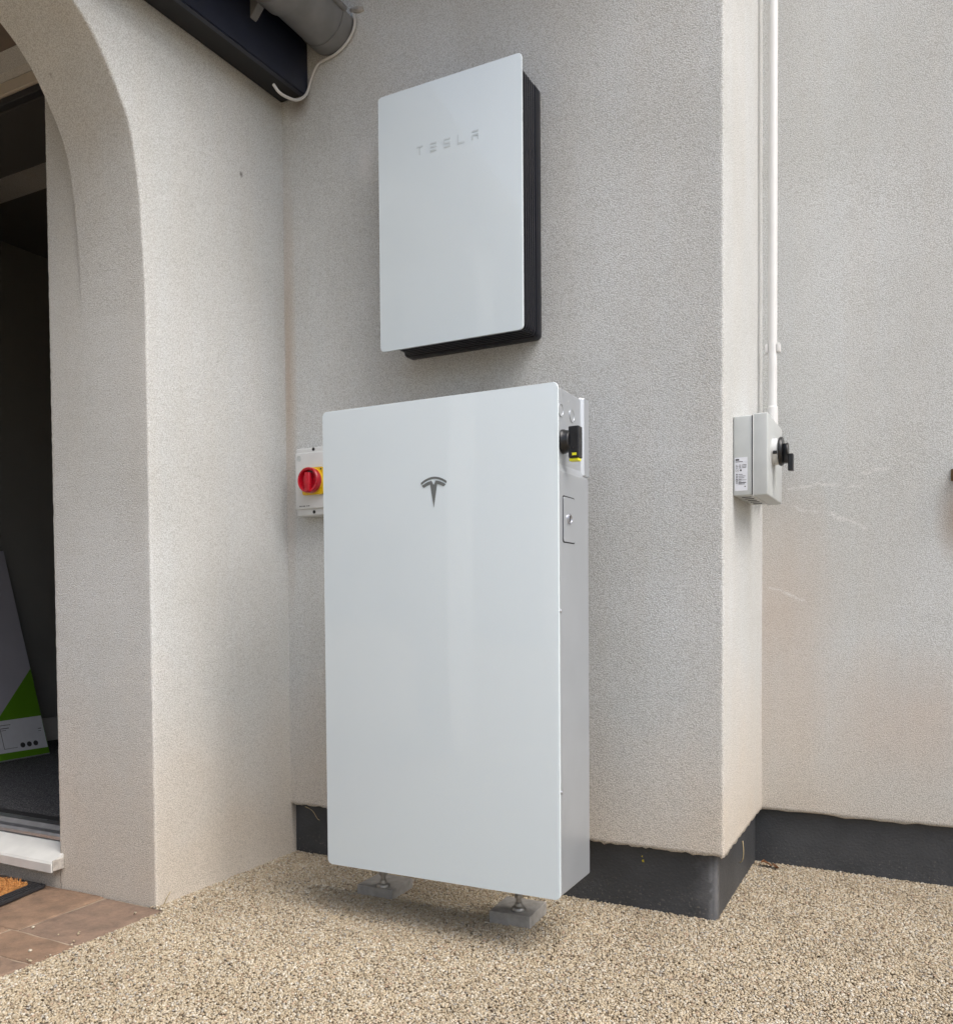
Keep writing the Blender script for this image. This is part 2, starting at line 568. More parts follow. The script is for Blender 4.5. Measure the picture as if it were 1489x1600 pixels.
def carpet_mat():
    m, n, l, b = new_mat('charcoal_entrance_carpet')
    p = wpos(n)
    t = N(n, 'ShaderNodeTexNoise', i_Scale=240.0, i_Detail=3.0, i_Roughness=0.7)
    l.new(p, t.inputs['Vector'])
    r = ramp(n, [(0.38, (0.02, 0.02, 0.022)), (0.55, (0.10, 0.10, 0.105)), (0.70, (0.30, 0.30, 0.31))])
    l.new(t.outputs[0], r.inputs[0])
    l.new(r.outputs[0], b.inputs['Base Color'])
    b.inputs['Roughness'].default_value = 0.95
    bp = N(n, 'ShaderNodeBump', i_Strength=0.8, i_Distance=0.004)
    l.new(t.outputs[0], bp.inputs['Height'])
    l.new(bp.outputs[0], b.inputs['Normal'])
    return m
M_carpet = carpet_mat()
M_coir = simple('coir_fibre', (0.42, 0.19, 0.055), 0.9, 0, 0.35, 120)
M_card = simple('white_printed_cardboard', (0.45, 0.45, 0.51), 0.55, 0, 0.04, 8)
M_green = simple('green_printed_cardboard', (0.11, 0.29, 0.008), 0.5, 0, 0.05, 8)
M_cardkraft = simple('kraft_cardboard', (0.20, 0.17, 0.14), 0.8)

# ---------------------------------------------------------------- layout constants
XL, XC, YR, YP = 0.033, 1.334, 0.549, -0.528
XIN, XD = -0.200, -0.332       # inner face of the arch wall, right edge of the door opening
ZR = 0.154                     # lower edge of the render
def gz(x):                     # the drive falls slightly to the right
    return -0.009 * max(-1.0, min(x, 4.0))

# ---------------------------------------------------------------- ground
def sheet(xs, ys, dz=0.0):
    bm = bmesh.new()
    G = [[bm.verts.new((x, y, gz(x) + dz)) for x in xs] for y in ys]
    for a, b in zip(G, G[1:]):
        for i in range(len(xs) - 1):
            bm.faces.new((a[i], a[i + 1], b[i + 1], b[i]))
    return bm
struct(obj('ground', sheet([-600, -60, -1.0, 0, 1, 2, 3, 4, 60, 600], [-600, -60, -6, -3, 3, 60, 600], -0.03), M_gravelbed))
drive = struct(obj('driveway', sheet([0.066, 0.5, 1, 2, 3, 4, 9], [-6, -3, -0.5, 0.62], -0.0035), M_gravelbed))
# strip of the drive between the porch paving and the house corner
bm = bmesh.new()
vs = [bm.verts.new(q) for q in ((-0.1, -0.5285, -0.0037), (0.066, -0.5285, -0.0041), (0.066, 0.2, -0.0041), (-0.1, 0.2, -0.0037))]
bm.faces.new(vs)
struct(obj('driveway_edge', bm, M_gravelbed))

def stone_proto(seed):
    r = random.Random(seed)
    bm = bmesh.new()
    bmesh.ops.create_icosphere(bm, subdivisions=1, radius=0.52)
    for v in bm.verts:
        k = 1 + 0.22 * noise.noise(v.co * 2.3 + Vector((seed * 3.1, 0, 0)))
        v.co *= k
        v.co.x *= 1.18
        v.co.y *= 0.92
        v.co.z *= 0.74
    me = bpy.data.meshes.new('gravel_stone')
    bm.to_mesh(me)
    bm.free()
    for p in me.polygons:
        p.use_smooth = True
    me.materials.append(M_stone)
    o = bpy.data.objects.new('gravel_stone', me)
    return o

# loose looking surface of the resin bound gravel: real stones, one object
bm = bmesh.new()
xs = [0.066, 0.5, 1, 1.5, 2.0, 2.5]
ys = [-1.3, -1.0, -0.5, 0.0, 0.60]
G = [[bm.verts.new((x, y, gz(x))) for x in xs] for y in ys]
for a, b in zip(G, G[1:]):
    for i in range(len(xs) - 1):
        bm.faces.new((a[i], a[i + 1], b[i + 1], b[i]))
q = [bm.verts.new(c) for c in ((0.02, -0.535, 0), (0.066, -0.535, 0), (0.066, 0.06, 0), (0.02, 0.06, 0))]
bm.faces.new(q)
r4 = random.Random(11)
for k in range(22):                      # stray stones kicked onto the paving and against the walls
    x = 0.064 - abs(r4.gauss(0, 0.035)) if k < 16 else r4.uniform(-.3, .06)
    y = r4.uniform(-1.2, -.535)
    q = [bm.verts.new((x + a_ * .002, y + b_ * .002, 0.0035)) for a_, b_ in ((-1, -1), (1, -1), (1, 1), (-1, 1))]
    bm.faces.new(q)
gravel = obj('gravel', bm, M_stone)
gravel['kind'] = 'stuff'
gravel['label'] = 'small tan and brown stones of the resin bound drive'
protos = [stone_proto(s) for s in (1, 2, 3)]
pcol = bpy.data.collections.new('gravel_stones')      # never linked to the scene, only read by the nodes
for o in protos:
    pcol.objects.link(o)
ng = bpy.data.node_groups.new('gravel', 'GeometryNodeTree')
ng.interface.new_socket('Geometry', in_out='INPUT', socket_type='NodeSocketGeometry')
ng.interface.new_socket('Geometry', in_out='OUTPUT', socket_type='NodeSocketGeometry')
gi, go = ng.nodes.new('NodeGroupInput'), ng.nodes.new('NodeGroupOutput')
dp = ng.nodes.new('GeometryNodeDistributePointsOnFaces')
dp.distribute_method = 'POISSON'
dp.inputs['Distance Min'].default_value = 0.0032
dp.inputs['Density Max'].default_value = 120000
ci = ng.nodes.new('GeometryNodeCollectionInfo')
ci.inputs['Collection'].default_value = pcol
ci.inputs['Separate Children'].default_value = True
ci.inputs['Reset Children'].default_value = True
ip = ng.nodes.new('GeometryNodeInstanceOnPoints')
ip.inputs['Pick Instance'].default_value = True
rr_ = ng.nodes.new('FunctionNodeRandomValue')
rr_.data_type = 'FLOAT_VECTOR'
rr_.inputs[0].default_value = (-0.6, -0.6, 0)
rr_.inputs[1].default_value = (0.6, 0.6, 6.283)
rs = ng.nodes.new('FunctionNodeRandomValue')
rs.data_type = 'FLOAT'
rs.inputs[2].default_value = 0.0034
rs.inputs[3].default_value = 0.0078
ro = ng.nodes.new('FunctionNodeRandomValue')
ro.data_type = 'FLOAT_VECTOR'
ro.inputs[0].default_value = (0, 0, -0.0012)
ro.inputs[1].default_value = (0, 0, 0.0012)
sp_ = ng.nodes.new('GeometryNodeSetPosition')
L = ng.links.new
L(gi.outputs[0], dp.inputs['Mesh'])
L(dp.outputs['Points'], sp_.inputs['Geometry'])
L(ro.outputs[0], sp_.inputs['Offset'])
L(sp_.outputs[0], ip.inputs['Points'])
L(ci.outputs[0], ip.inputs['Instance'])
L(rr_.outputs[0], ip.inputs['Rotation'])
L(rs.outputs[1], ip.inputs['Scale'])
L(ip.outputs[0], go.inputs[0])
md = gravel.modifiers.new('gravel', 'NODES')
md.node_group = ng

# paving in front of the door: herringbone of brown blocks
paving = bpy.data.objects.new('porch_paving', None)
COL.objects.link(paving)
struct(paving)
obj('joint_sand', bx(-1.9, 0.062, -1.70, -0.5335, -0.06, -0.0022), M_sand, paving)
def paver_mesh(lx, ly, seed):
    bm = bmesh.new()
    box(bm, 0.0025, lx - 0.0025, 0.0025, ly - 0.0025, -0.05, 0, 0.003, 2)
    bmesh.ops.subdivide_edges(bm, edges=[e for e in bm.edges if e.calc_length() > .06], cuts=9, use_grid_fill=True)
    for v in bm.verts:
        x, y = v.co.x, v.co.y
        v.co.x += 0.003 * nz(y * 22, seed, 1.3) * (1 if x < lx / 2 else -1)
        v.co.y += 0.003 * nz(x * 22, seed, 7.7) * (1 if y < ly / 2 else -1)
        v.co.z += (0.0016 * nz(x * 14, y * 14, seed + 9) + 0.0009 * nz(x * 40, y * 40, seed)) if v.co.z > -.02 else 0
    me = bpy.data.meshes.new('paver')
    bm.to_mesh(me)
    bm.free()
    for p_ in me.polygons:
        p_.use_smooth = True
    me.materials.append(M_paver)
    return me
courses = [(-0.532, -0.785, [0.064, -0.146, -0.43, -0.62, -0.90, -1.12, -1.40, -1.62, -1.88]),
           (-0.785, -0.897, [0.064, -0.165, -0.36, -0.55, -0.80, -1.01, -1.22, -1.45, -1.66, -1.88]),
           (-0.897, -1.110, [0.064, -0.090, -0.33, -0.50, -0.74, -0.93, -1.17, -1.38, -1.62, -1.88]),
           (-1.110, -1.300, [0.064, -0.19, -0.40, -0.66, -0.86, -1.09, -1.31, -1.56, -1.88]),
           (-1.300, -1.490, [0.064, -0.11, -0.35, -0.56, -0.80, -1.02, -1.26, -1.50, -1.88]),
           (-1.490, -1.690, [0.064, -0.20, -0.42, -0.65, -0.90, -1.12, -1.38, -1.62, -1.88])]
for ci_, (ya, yb, brk_) in enumerate(courses):
    for k, (xa, xb) in enumerate(zip(brk_, brk_[1:])):
        o = bpy.data.objects.new('paver', paver_mesh(xa - xb, ya - yb, ci_ * 31 + k * 7.3))
        COL.objects.link(o)
        o.parent = paving
        o.location = (xb, yb, rnd.uniform(-0.001, 0.001))
        o.rotation_euler = (rnd.uniform(-.005, .005), rnd.uniform(-.005, .005), rnd.uniform(-.004, .004))

# ---------------------------------------------------------------- rendered house walls
def wall_sheet(path, z0, z1, r=0.007, lip=0.035, rag=0.0055, flat_step=0.009, seed=0, up_out=None):
    """plan path (x, y) swept up; convex corners rounded and uneven, lower edge ragged with a drip lip.
    the outside lies to the right of the walking direction"""
    P = [Vector(p) for p in path]
    cols = []     # (pos, normal, jitter amount)
    for i in range(len(P)):
        if 0 < i < len(P) - 1:
            a, c = (P[i] - P[i - 1]).normalized(), (P[i + 1] - P[i]).normalized()
            cr = a.x * c.y - a.y * c.x
            n0, n1 = Vector((a.y, -a.x)), Vector((c.y, -c.x))
            if cr > 0:      # convex
                cen = P[i] - (n0 + n1) * r
                for k in range(7):
                    t = k / 6 * PI / 2
                    nn = n0 * math.cos(t) + n1 * math.sin(t)
                    cols.append((cen + nn * r, nn, 1.0))
            else:
                cols.append((P[i].copy(), (n0 + n1).normalized(), 0.6))
        else:
            a = (P[1] - P[0]) if i == 0 else (P[-1] - P[-2])
            a.normalize()
            cols.append((P[i].copy(), Vector((a.y, -a.x)), 0.0))
        if i < len(P) - 1:
            a, b = P[i], P[i + 1]
            ln = (b - a).length
            m = max(2, int(ln / flat_step))
            d = (b - a) / ln
            nn = Vector((d.y, -d.x))
            for k in range(1, m):
                t = 0.012 + (ln - 0.024) * (k - 1) / max(1, m - 2)
                cols.append((a + d * t, nn, 0.35))
    zs = []
    z = z0
    while z < z1:
        zs.append(z)
        z += 0.009 if z < 2.7 else 0.3
    zs.append(z1)
    bm = bmesh.new()
    rows = []
    if lip:
        rows.append([bm.verts.new((p.x - n.x * lip, p.y - n.y * lip, z0 + 0.006)) for p, n, j in cols])
        rows.append([bm.verts.new((p.x - n.x * .006, p.y - n.y * .006, z0 - 0.003 + rag * (nz(p.x * 40, p.y * 40, seed) + .9 * nz(p.x * 130, p.y * 130, seed)))) for p, n, j in cols])
    for zi, z in enumerate(zs):
        row = []
        for p, n, j in cols:
            o = j * (0.0010 * nz(p.x * 110, p.y * 110 + seed, z * 110) + 0.0006 * nz(p.x * 25, p.y * 25, z * 25 + seed)) + 0.0016 * nz(p.x * 3, p.y * 3, z * 3 + seed)
            zz = z
            if zi == 0 and rag:
                zz = z + rag * (nz(p.x * 40, p.y * 40, seed) + .9 * nz(p.x * 130, p.y * 130, seed))
            row.append(bm.verts.new((p.x + n.x * o, p.y + n.y * o, zz)))
        rows.append(row)
    for a, b in zip(rows, rows[1:]):
        for i in range(len(cols) - 1):
            bm.faces.new((a[i], a[i + 1], b[i + 1], b[i]))
    return bm

bay = thing('rendered_wall', 'grey cream rendered wall behind the two glass fronted units, ending in a corner', 'wall', (0.7, 0, 0))
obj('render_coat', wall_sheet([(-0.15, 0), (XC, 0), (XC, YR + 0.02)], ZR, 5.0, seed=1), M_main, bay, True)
obj('plinth', wall_sheet([(-0.15, 0.024), (XC - 0.022, 0.024), (XC - 0.022, YR + 0.04)], -0.1, ZR + 0.02, lip=0, rag=0, r=0.012, seed=3), M_plinth, bay, True)
rear = thing('rendered_wall', 'pale cream rendered wall with white scuff marks behind the white conduit', 'wall', (2.5, YR, 0))
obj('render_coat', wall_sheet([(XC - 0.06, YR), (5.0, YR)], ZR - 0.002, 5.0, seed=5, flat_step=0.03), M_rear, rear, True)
obj('plinth', wall_sheet([(XC - 0.06, YR + 0.02), (5.0, YR + 0.02)], -0.1, ZR + 0.02, lip=0, rag=0, seed=6, flat_step=0.05), M_plinth, rear, True)

# the bay's own roof edge, just above the picture
obj('eaves_soffit', bx(0.16, XC + 0.02, -0.42, -0.003, 2.72, 2.74, 0.004), M_soffit, bay)
obj('eaves_fascia', bx(0.16, XC + 0.02, -0.441, -0.421, 2.70, 2.90, 0.004), M_navy, bay)

# ---------------------------------------------------------------- porch: arch wall + door wall
porch = thing('porch', 'cream rendered porch with an arched opening beside the dark doorway', 'porch', (-0.1, -0.5, 0))
half = [(-.528, 1.505), (-.5335, 1.66), (-.539, 1.75), (-.549, 1.84), (-.566, 1.925), (-.602, 2.0), (-.661, 2.085),
        (-.72, 2.137), (-.80, 2.178), (-.90, 2.205), (-1.0, 2.219), (-1.088, 2.223)]
arch = half + [(-2.176 - y, z) for y, z in half[-2::-1]]
# smooth dense polyline
def dense(pts, step):
    P = [Vector((p[0], p[1], 0)) for p in pts]
    out = []
    for i in range(len(P) - 1):
        a, b, c, d = P[max(i - 1, 0)], P[i], P[i + 1], P[min(i + 2, len(P) - 1)]
        m = max(1, int((c - b).length / step))
        for k in range(m):
            t = k / m
            out.append(0.5 * ((2 * b) + (c - a) * t + (2 * a - 5 * b + 4 * c - d) * t * t + (3 * b - a - 3 * c + d) * t ** 3))
    out.append(P[-1])
    return [(p.x, p.y) for p in out]
mid = dense(arch, 0.012)
ns = 150
low1 = [(-.528, -0.1 + (1.505 + 0.1) * i / ns) for i in range(ns)]
low2 = [(-1.648, 1.505 - (1.505 + 0.1) * i / ns) for i in range(1, ns + 1)]
curve = low1 + mid + low2
rr = 0.007
bm = bmesh.new()
n_c = len(curve)
def nrm(i):
    a = Vector(curve[max(0, i - 1)])
    b = Vector(curve[min(n_c - 1, i + 1)])
    d = (b - a).normalized()
    return Vector((d.y, -d.x)) * -1      # away from the opening
strips = []
for i, (y, z) in enumerate(curve):
    n = nrm(i)
    if n.y < 0 and z > 1.9: n = -n
    if abs(y + 1.088) > 0.5:
        n = Vector((1, 0)) if y > -1.088 and z < 1.6 else Vector((-1, 0)) if z < 1.6 else n
    if (Vector((y, z)) - Vector((-1.088, 1.2))).dot(n) < 0: n = -n
    col = [bm.verts.new((XL, y + n.x * (rr + .010), z + n.y * (rr + .010)))]
    for k in range(7):
        t = k / 6 * PI / 2
        off = rr * (1 - math.sin(t))
        x = XL - rr * (1 - math.cos(t))
        j = 0.0009 * nz(y * 110, z * 110, x * 110) + 0.0004 * nz(y * 25, z * 25, 3.0)
        col.append(bm.verts.new((x + j * math.cos(t), y + n.x * (off + j * math.sin(t)), z + n.y * (off + j * math.sin(t)))))
    for x in (XL - 0.03, XL - 0.1, XIN):
        j = 0.001 * nz(y * 3, z * 3, x * 3) + 0.0006 * nz(y * 60, z * 60, x * 60)
        col.append(bm.verts.new((x, y + n.x * j, z + n.y * j)))
    strips.append(col)
for a, b in zip(strips, strips[1:]):
    for k in range(len(a) - 1):
        bm.faces.new((a[k], a[k + 1], b[k + 1], b[k]))
# flat outer and inner faces: every point of the opening's edge is joined level to the side of the wall
TOPZ = 2.34
top_i = max(range(n_c), key=lambda i: curve[i][1])
def flat(x, idx, y_right):
    R = [[strips[i][idx], bm.verts.new((x, y_right, strips[i][idx].co.z))] for i in range(top_i + 1)]
    Lf = [[strips[i][idx], bm.verts.new((x, -1.95, strips[i][idx].co.z))] for i in range(top_i, n_c)]
    for Q in (R, Lf):
        for a_, b_ in zip(Q, Q[1:]):
            bm.faces.new((a_[0], a_[1], b_[1], b_[0]))
    tr, tl = bm.verts.new((x, y_right, TOPZ)), bm.verts.new((x, -1.95, TOPZ))
    bm.faces.new((strips[top_i][idx], R[-1][1], tr, tl, Lf[0][1]))
flat(XL, 0, 0.04)
flat(XIN, -1, YP + .02)
for yy in (-1.95,):
    q = [bm.verts.new((x, yy, z)) for x, z in ((XIN, -.1), (XL, -.1), (XL, TOPZ), (XIN, TOPZ))]
    bm.faces.new(q)
aw = obj('arch_wall', bm, M_porch, porch)
autosmooth(aw, 50)
for p_ in aw.data.polygons:
    if abs(p_.normal.x) > 0.9999:
        p_.use_smooth = False
# door wall (same plane as the jamb), with the edge of the door opening rounded
bm = bmesh.new()
rows = []
z = -0.1
zs = []
while z < 2.285:
    zs.append(z)
    z += 0.009
zs.append(2.285)
for z in zs:
    row = []
    for x in (XIN, XIN - 0.06, XD + 0.012):
        j = 0.001 * nz(YP * 3, z * 3, x * 3) + 0.0006 * nz(YP * 60, z * 60, x * 60)
        row.append(bm.verts.new((x + (0.0004 if x == XIN else 0), YP + j, z)))
    for k in range(6):
        t = k / 5 * PI / 2
        j = 0.0009 * nz(7, z * 110, k * .3) + 0.0004 * nz(9, z * 25, 1)
        row.append(bm.verts.new((XD + rr - rr * math.sin(t) - j * math.sin(t), YP + rr - rr * math.cos(t) - j * math.cos(t), z)))
    row.append(bm.verts.new((XD, YP + 0.30, z)))
    rows.append(row)
for a, b in zip(rows, rows[1:]):
    for k in range(len(a) - 1):
        bm.faces.new((a[k], a[k + 1], b[k + 1], b[k]))
dw = obj('door_wall', bm, M_porch, porch, True)
bm = bmesh.new()
box(bm, -1.30, XD - 0.0005, YP, YP + 0.29, 2.2255, 2.2845)            # lintel
box(bm, -1.98, -1.3005, YP, YP + 0.29, -0.1, 2.2845)                   # wall on the far side of the door
box(bm, -1.2995, XD - 0.0005, YP + 0.001, YP + 0.29, -0.1, 0.064)      # below the sill
obj('door_surround', bm, M_porch, porch)
obj('porch_ceiling', bx(-1.98, XIN - 0.002, -1.95, YP + 0.29, 2.286, 2.33), M_ceil, porch)
bm = bmesh.new()
box(bm, -2.05, -1.982, -1.95, YP + 0.29, -0.1, 2.33)
obj('side_wall', bm, M_porch, porch)
# house front above the porch roof
obj('upper_wall', bx(-3.0, -0.152, -0.02, 0.15, 2.36, 5.0), M_porch, porch)
# eaves
FX = 0.118
def eave(x0, x1, z0a, z1a, z0b, z1b, y0=-2.1, y1=-0.003, xo=-0.018):
    """board along y; index a at y1 (house), b at y0"""
    bm = bmesh.new()
    k = (y0 - y1) / -0.52
    xb = xo * k
    A = [(x0, y1, z0a), (x1, y1, z0a), (x1, y1, z1a), (x0, y1, z1a)]
    B = [(x0 + (xb if x0 > .05 else 0), y0, z0b), (x1 + xb, y0, z0b), (x1 + xb, y0, z1b), (x0 + (xb if x0 > .05 else 0), y0, z1b)]
    vs = [bm.verts.new(v) for v in A + B]
    for f in ((0, 1, 2, 3), (4, 7, 6, 5), (0, 4, 5, 1), (1, 5, 6, 2), (2, 6, 7, 3), (3, 7, 4, 0)):
        bm.faces.new([vs[i] for i in f])
    bmesh.ops.bevel(bm, geom=list(bm.edges), offset=0.003, segments=2, affect='EDGES')
    return bm
obj('soffit_board', eave(XL + 0.001, FX - 0.004, 2.266, 2.278, 2.225, 2.238, xo=-.006), M_soffit, porch)
obj('fascia_board', eave(FX - 0.003, FX + 0.017, 2.256, 2.46, 2.215, 2.44, xo=-.006), M_navy, porch)
rf = bmesh.new()
prism(rf, [(FX + 0.06, -2.15, 2.475), (FX + 0.06, -0.004, 2.475), (-2.1, -0.004, 3.5), (-2.1, -2.15, 3.5)], (0.02, 0, 0.045))
obj('roof', rf, M_roof, porch)

# ---------------------------------------------------------------- hallway behind the door
hall = bmesh.new()
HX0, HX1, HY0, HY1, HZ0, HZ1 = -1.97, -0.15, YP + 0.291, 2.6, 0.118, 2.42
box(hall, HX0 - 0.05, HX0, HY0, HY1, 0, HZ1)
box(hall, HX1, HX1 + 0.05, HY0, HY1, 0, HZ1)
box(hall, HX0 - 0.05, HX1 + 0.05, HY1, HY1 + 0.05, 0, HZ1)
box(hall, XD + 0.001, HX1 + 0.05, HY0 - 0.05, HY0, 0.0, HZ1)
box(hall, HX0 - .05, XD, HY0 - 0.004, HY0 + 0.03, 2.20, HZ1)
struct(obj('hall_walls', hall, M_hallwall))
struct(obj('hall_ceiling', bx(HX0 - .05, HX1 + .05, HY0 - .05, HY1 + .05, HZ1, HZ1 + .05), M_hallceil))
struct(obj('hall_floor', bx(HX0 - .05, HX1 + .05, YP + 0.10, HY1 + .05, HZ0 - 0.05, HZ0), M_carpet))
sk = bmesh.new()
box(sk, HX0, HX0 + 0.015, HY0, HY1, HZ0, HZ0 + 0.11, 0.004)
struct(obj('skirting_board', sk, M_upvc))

# ---------------------------------------------------------------- doorway: frame, threshold, sill
dwy = thing('door_frame', 'cream door frame with white sill and aluminium threshold under the arch', 'door frame', (-0.8, -0.5, 0.06))
obj('frame_head', bx(-1.29, XD - 0.003, -0.503, -0.4735, 2.188, 2.2245, 0.004), M_beige, dwy)
obj('head_gasket', bx(-1.29, XD - 0.003, -0.497, -0.474, 2.168, 2.1875, 0.002), M_rubber, dwy)
obj('head_shade_board', bx(-1.29, XD - 0.003, -0.473, -0.2375, 2.1645, 2.2240), M_head_shade, dwy)  # added board over the lintel underside, coloured dark to stand for shade
obj('sill', prism(bmesh.new(), [(-1.34, y, z) for y, z in ((-0.44, 0.0645), (-0.44, 0.112), (-0.49, 0.108), (-0.552, 0.083), (-0.562, 0.079), (-0.566, 0.073), (-0.566, 0.050), (-0.560, 0.050), (-0.557, 0.060), (-0.530, 0.0645))], (-0.316 + 1.34, 0, 0), 0.0012), M_upvc, dwy)
obj('threshold', prism(bmesh.new(), [(-1.29, y, z) for y, z in ((-0.42, 0.1125), (-0.42, 0.138), (-0.455, 0.140), (-0.470, 0.131), (-0.486, 0.128), (-0.492, 0.121), (-0.492, 0.1125))], (XD - 0.004 + 1.29, 0, 0), 0.001), M_alu, dwy)
obj('weather_strip', bx(-1.29, XD - 0.004, -0.419, -0.385, 0.113, 0.139, 0.003), M_rubber, dwy)
obj('sill_end_cap', bx(-0.3158, -0.3125, -0.563, YP - 0.0005, 0.054, 0.083, 0.001), M_seal, dwy)

# ---------------------------------------------------------------- doormat
mat_ = thing('doormat', 'ginger coir doormat with black ribbed rubber border', 'doormat', (-0.7, -0.75, 0.0))
a = math.radians(7)
def mp_(u, v):      # local coordinates: u to the left, v towards the viewer from the back right corner
    return (-0.353 - u * math.cos(a) + v * math.sin(a) * 1.6, -0.556 - u * 0.01 - v)
bm = bmesh.new()
prism(bm, [(*mp_(u, v), 0.003) for u, v in ((0, 0), (0.62, 0), (0.62, 0.38), (0, 0.38))], (0, 0, 0.010), 0.002)
for k in range(3):
    o_ = 0.006 + k * 0.010
    prism(bm, [(*mp_(u, v), 0.0131) for u, v in ((o_, o_), (o_ + .005, o_), (o_ + .005, 0.38 - o_), (o_, 0.38 - o_))], (0, 0, 0.003))
obj('rubber_border', bm, M_rubber, mat_)
bm = bmesh.new()
r2 = random.Random(3)
for i in range(5200):
    u, v = r2.uniform(0.042, 0.40), r2.uniform(0.028, 0.35)
    x, y = mp_(u, v)
    z = 0.0125
    an = r2.uniform(0, 2 * PI)
    tl = r2.uniform(0.1, 0.9)
    h = r2.uniform(0.008, 0.020)
    d = Vector((math.cos(an) * tl, math.sin(an) * tl, 1)).normalized() * h
    s = Vector((-math.sin(an), math.cos(an), 0)) * 0.0011
    p0 = Vector((x, y, z))
    vs = [bm.verts.new(q) for q in (p0 - s, p0 + s, p0 + d * .6 + s + Vector((0, 0, .002)), p0 + d)]
    bm.faces.new(vs)
prism(bm, [(*mp_(u, v), 0.0125) for u, v in ((0.042, 0.026), (0.59, 0.026), (0.59, 0.352), (0.042, 0.352))], (0, 0, 0.006))
o = obj('coir_pile', bm, M_coir, mat_)
o['kind'] = 'stuff'

# ---------------------------------------------------------------- printed carton leaning in the hall
carton = thing('cardboard_box', 'tall flat white and green carton leaning against the dark hall wall', 'box', (-1.62, 0.15, HZ0))
cb, ct = Vector((-1.62, 0, 0.121)), Vector((-1.905, 0, 1.013))
cu = (ct - cb)
cl = cu.length
cu.normalize()
cn = Vector((cu.z, 0, -cu.x))          # facing out (+x, up)
def cp(y, t, o=0.0):                    # y along the wall, t up the face, o out of the face
    return Vector((0, y, 0)) + cb + cu * t + cn * o
def cface(bm, pts, o, th=-0.0006):
    prism(bm, [cp(y, t, o) for y, t in pts], cn * th)
    return bm
YB0, YB1 = -0.18, 0.402
bm = bmesh.new()
prism(bm, [cp(YB0, 0), cp(YB1, 0), cp(YB1, cl), cp(YB0, cl)], cn * -0.075, 0.003)
body = obj('carton_body', bm, M_card, carton)
obj('carton_top_flap', prism(bmesh.new(), [cp(YB0 + .003, cl + .0005, 0), cp(YB1 - .003, cl + .0005, 0), cp(YB1 - .003, cl + .0005, -.075), cp(YB0 + .003, cl + .0005, -.075)], cu * 0.0025), M_cardkraft, carton)
obj('green_print', cface(bmesh.new(), [(YB0 + .004, 0.004), (YB1 - .002, 0.004), (YB1 - .002, 0.385), (0.205, 0.182), (YB0 + .004, 0.182)], 0.0012), M_green, carton)
lab = obj('shipping_label', cface(bmesh.new(), [(0.02, 0.036), (YB1 - .005, 0.030), (YB1 - .004, 0.172), (0.02, 0.168)], 0.0022), M_paper, carton)
bm = bmesh.new()
for k in range(3):
    c = cp(0.285 + k * 0.030, 0.056, 0.0023)
    cyl(bm, c, c + cn * 0.0006, 0.011, seg=20)
for (y0, y1, t0, t1) in ((0.20, 0.202, 0.05, 0.15), (0.202, 0.25, 0.149, 0.151), (0.205, 0.24, 0.135, 0.138), (0.205, 0.225, 0.127, 0.129),
                         (0.37, 0.385, 0.115, 0.118), (0.37, 0.382, 0.105, 0.107), (0.20, 0.26, 0.049, 0.0505)):
    cface(bm, [(y0, t0), (y1, t0), (y1, t1), (y0, t1)], 0.0029)
obj('label_print', bm, M_ink, lab)['kind'] = 'stuff'

# ---------------------------------------------------------------- gutter, cable
gut = thing('gutter', 'grey half round plastic gutter running along the porch eaves', 'gutter', (0.22, -1.0, 2.35))
GX, GZ, GR = 0.222, 2.432, 0.078
def trough(y0, y1, r, th, z_off=0.0, seg=28, lipr=0.0):
    bm = bmesh.new()
    prof = []
    for k in range(seg + 1):
        t = PI + PI * k / seg
        prof.append((GX + r * math.cos(t), GZ + z_off + r * math.sin(t)))
    for k in range(seg, -1, -1):
        t = PI + PI * k / seg
        prof.append((GX + (r - th) * math.cos(t), GZ + z_off + (r - th) * math.sin(t)))
    prism(bm, [(x, y0, z) for x, z in prof], (0, y1 - y0, 0))
    return bm
autosmooth(obj('trough', trough(-2.2, -0.052, GR - 0.003, 0.003), M_gutter, gut))
autosmooth(obj('end_stop', trough(-0.0515, -0.0045, GR, 0.0045), M_gutter, gut))
bm = cyl(bmesh.new(), (GX, -0.0075, GZ), (GX, -0.0045, GZ), GR - 0.004, seg=40)
bmesh.ops.bisect_plane(bm, geom=list(bm.verts) + list(bm.edges) + list(bm.faces), plane_co=(0, 0, GZ), plane_no=(0, 0, 1), clear_outer=True)
obj('end_plate', bm, M_gutter, gut)
autosmooth(obj('front_bead', cyl(bmesh.new(), (GX + GR - 0.001, -2.2, GZ + 0.004), (GX + GR - 0.001, -0.045, GZ + 0.004), 0.0085, seg=16), M_gutter, gut))
for yb in (-0.235, -1.0, -1.75):
    u = autosmooth(obj('union_bracket', trough(yb - 0.03, yb + 0.03, GR + 0.004, 0.006), M_gutter, gut))
    obj('bracket_tail', prism(bmesh.new(), [(GX - 0.055, yb - .012, GZ - 0.052), (GX - 0.083, yb - .012, GZ - 0.082), (FX + 0.014, yb - .012, GZ - 0.086), (FX + 0.014, yb - .012, GZ - 0.03), (GX - .077, yb - .012, GZ - .03)], (0, 0.024, 0), 0.002), M_gutter, u)
cb_pts = [(0.1210, -0.1418, 2.2261), (0.1335, -0.1271, 2.2054), (0.1370, -0.0839, 2.2103), (0.1370, -0.0492, 2.2260), (0.1370, -0.0133, 2.2607),
          (0.146, -0.006, 2.297), (0.162, -0.006, 2.326), (0.183, -0.006, 2.343), (0.234, -0.006, 2.349), (0.272, -0.006, 2.366),
          (0.298, -0.006, 2.393), (0.306, -0.006, 2.422), (0.300, -0.006, 2.442), (0.290, 0.004, 2.452)]
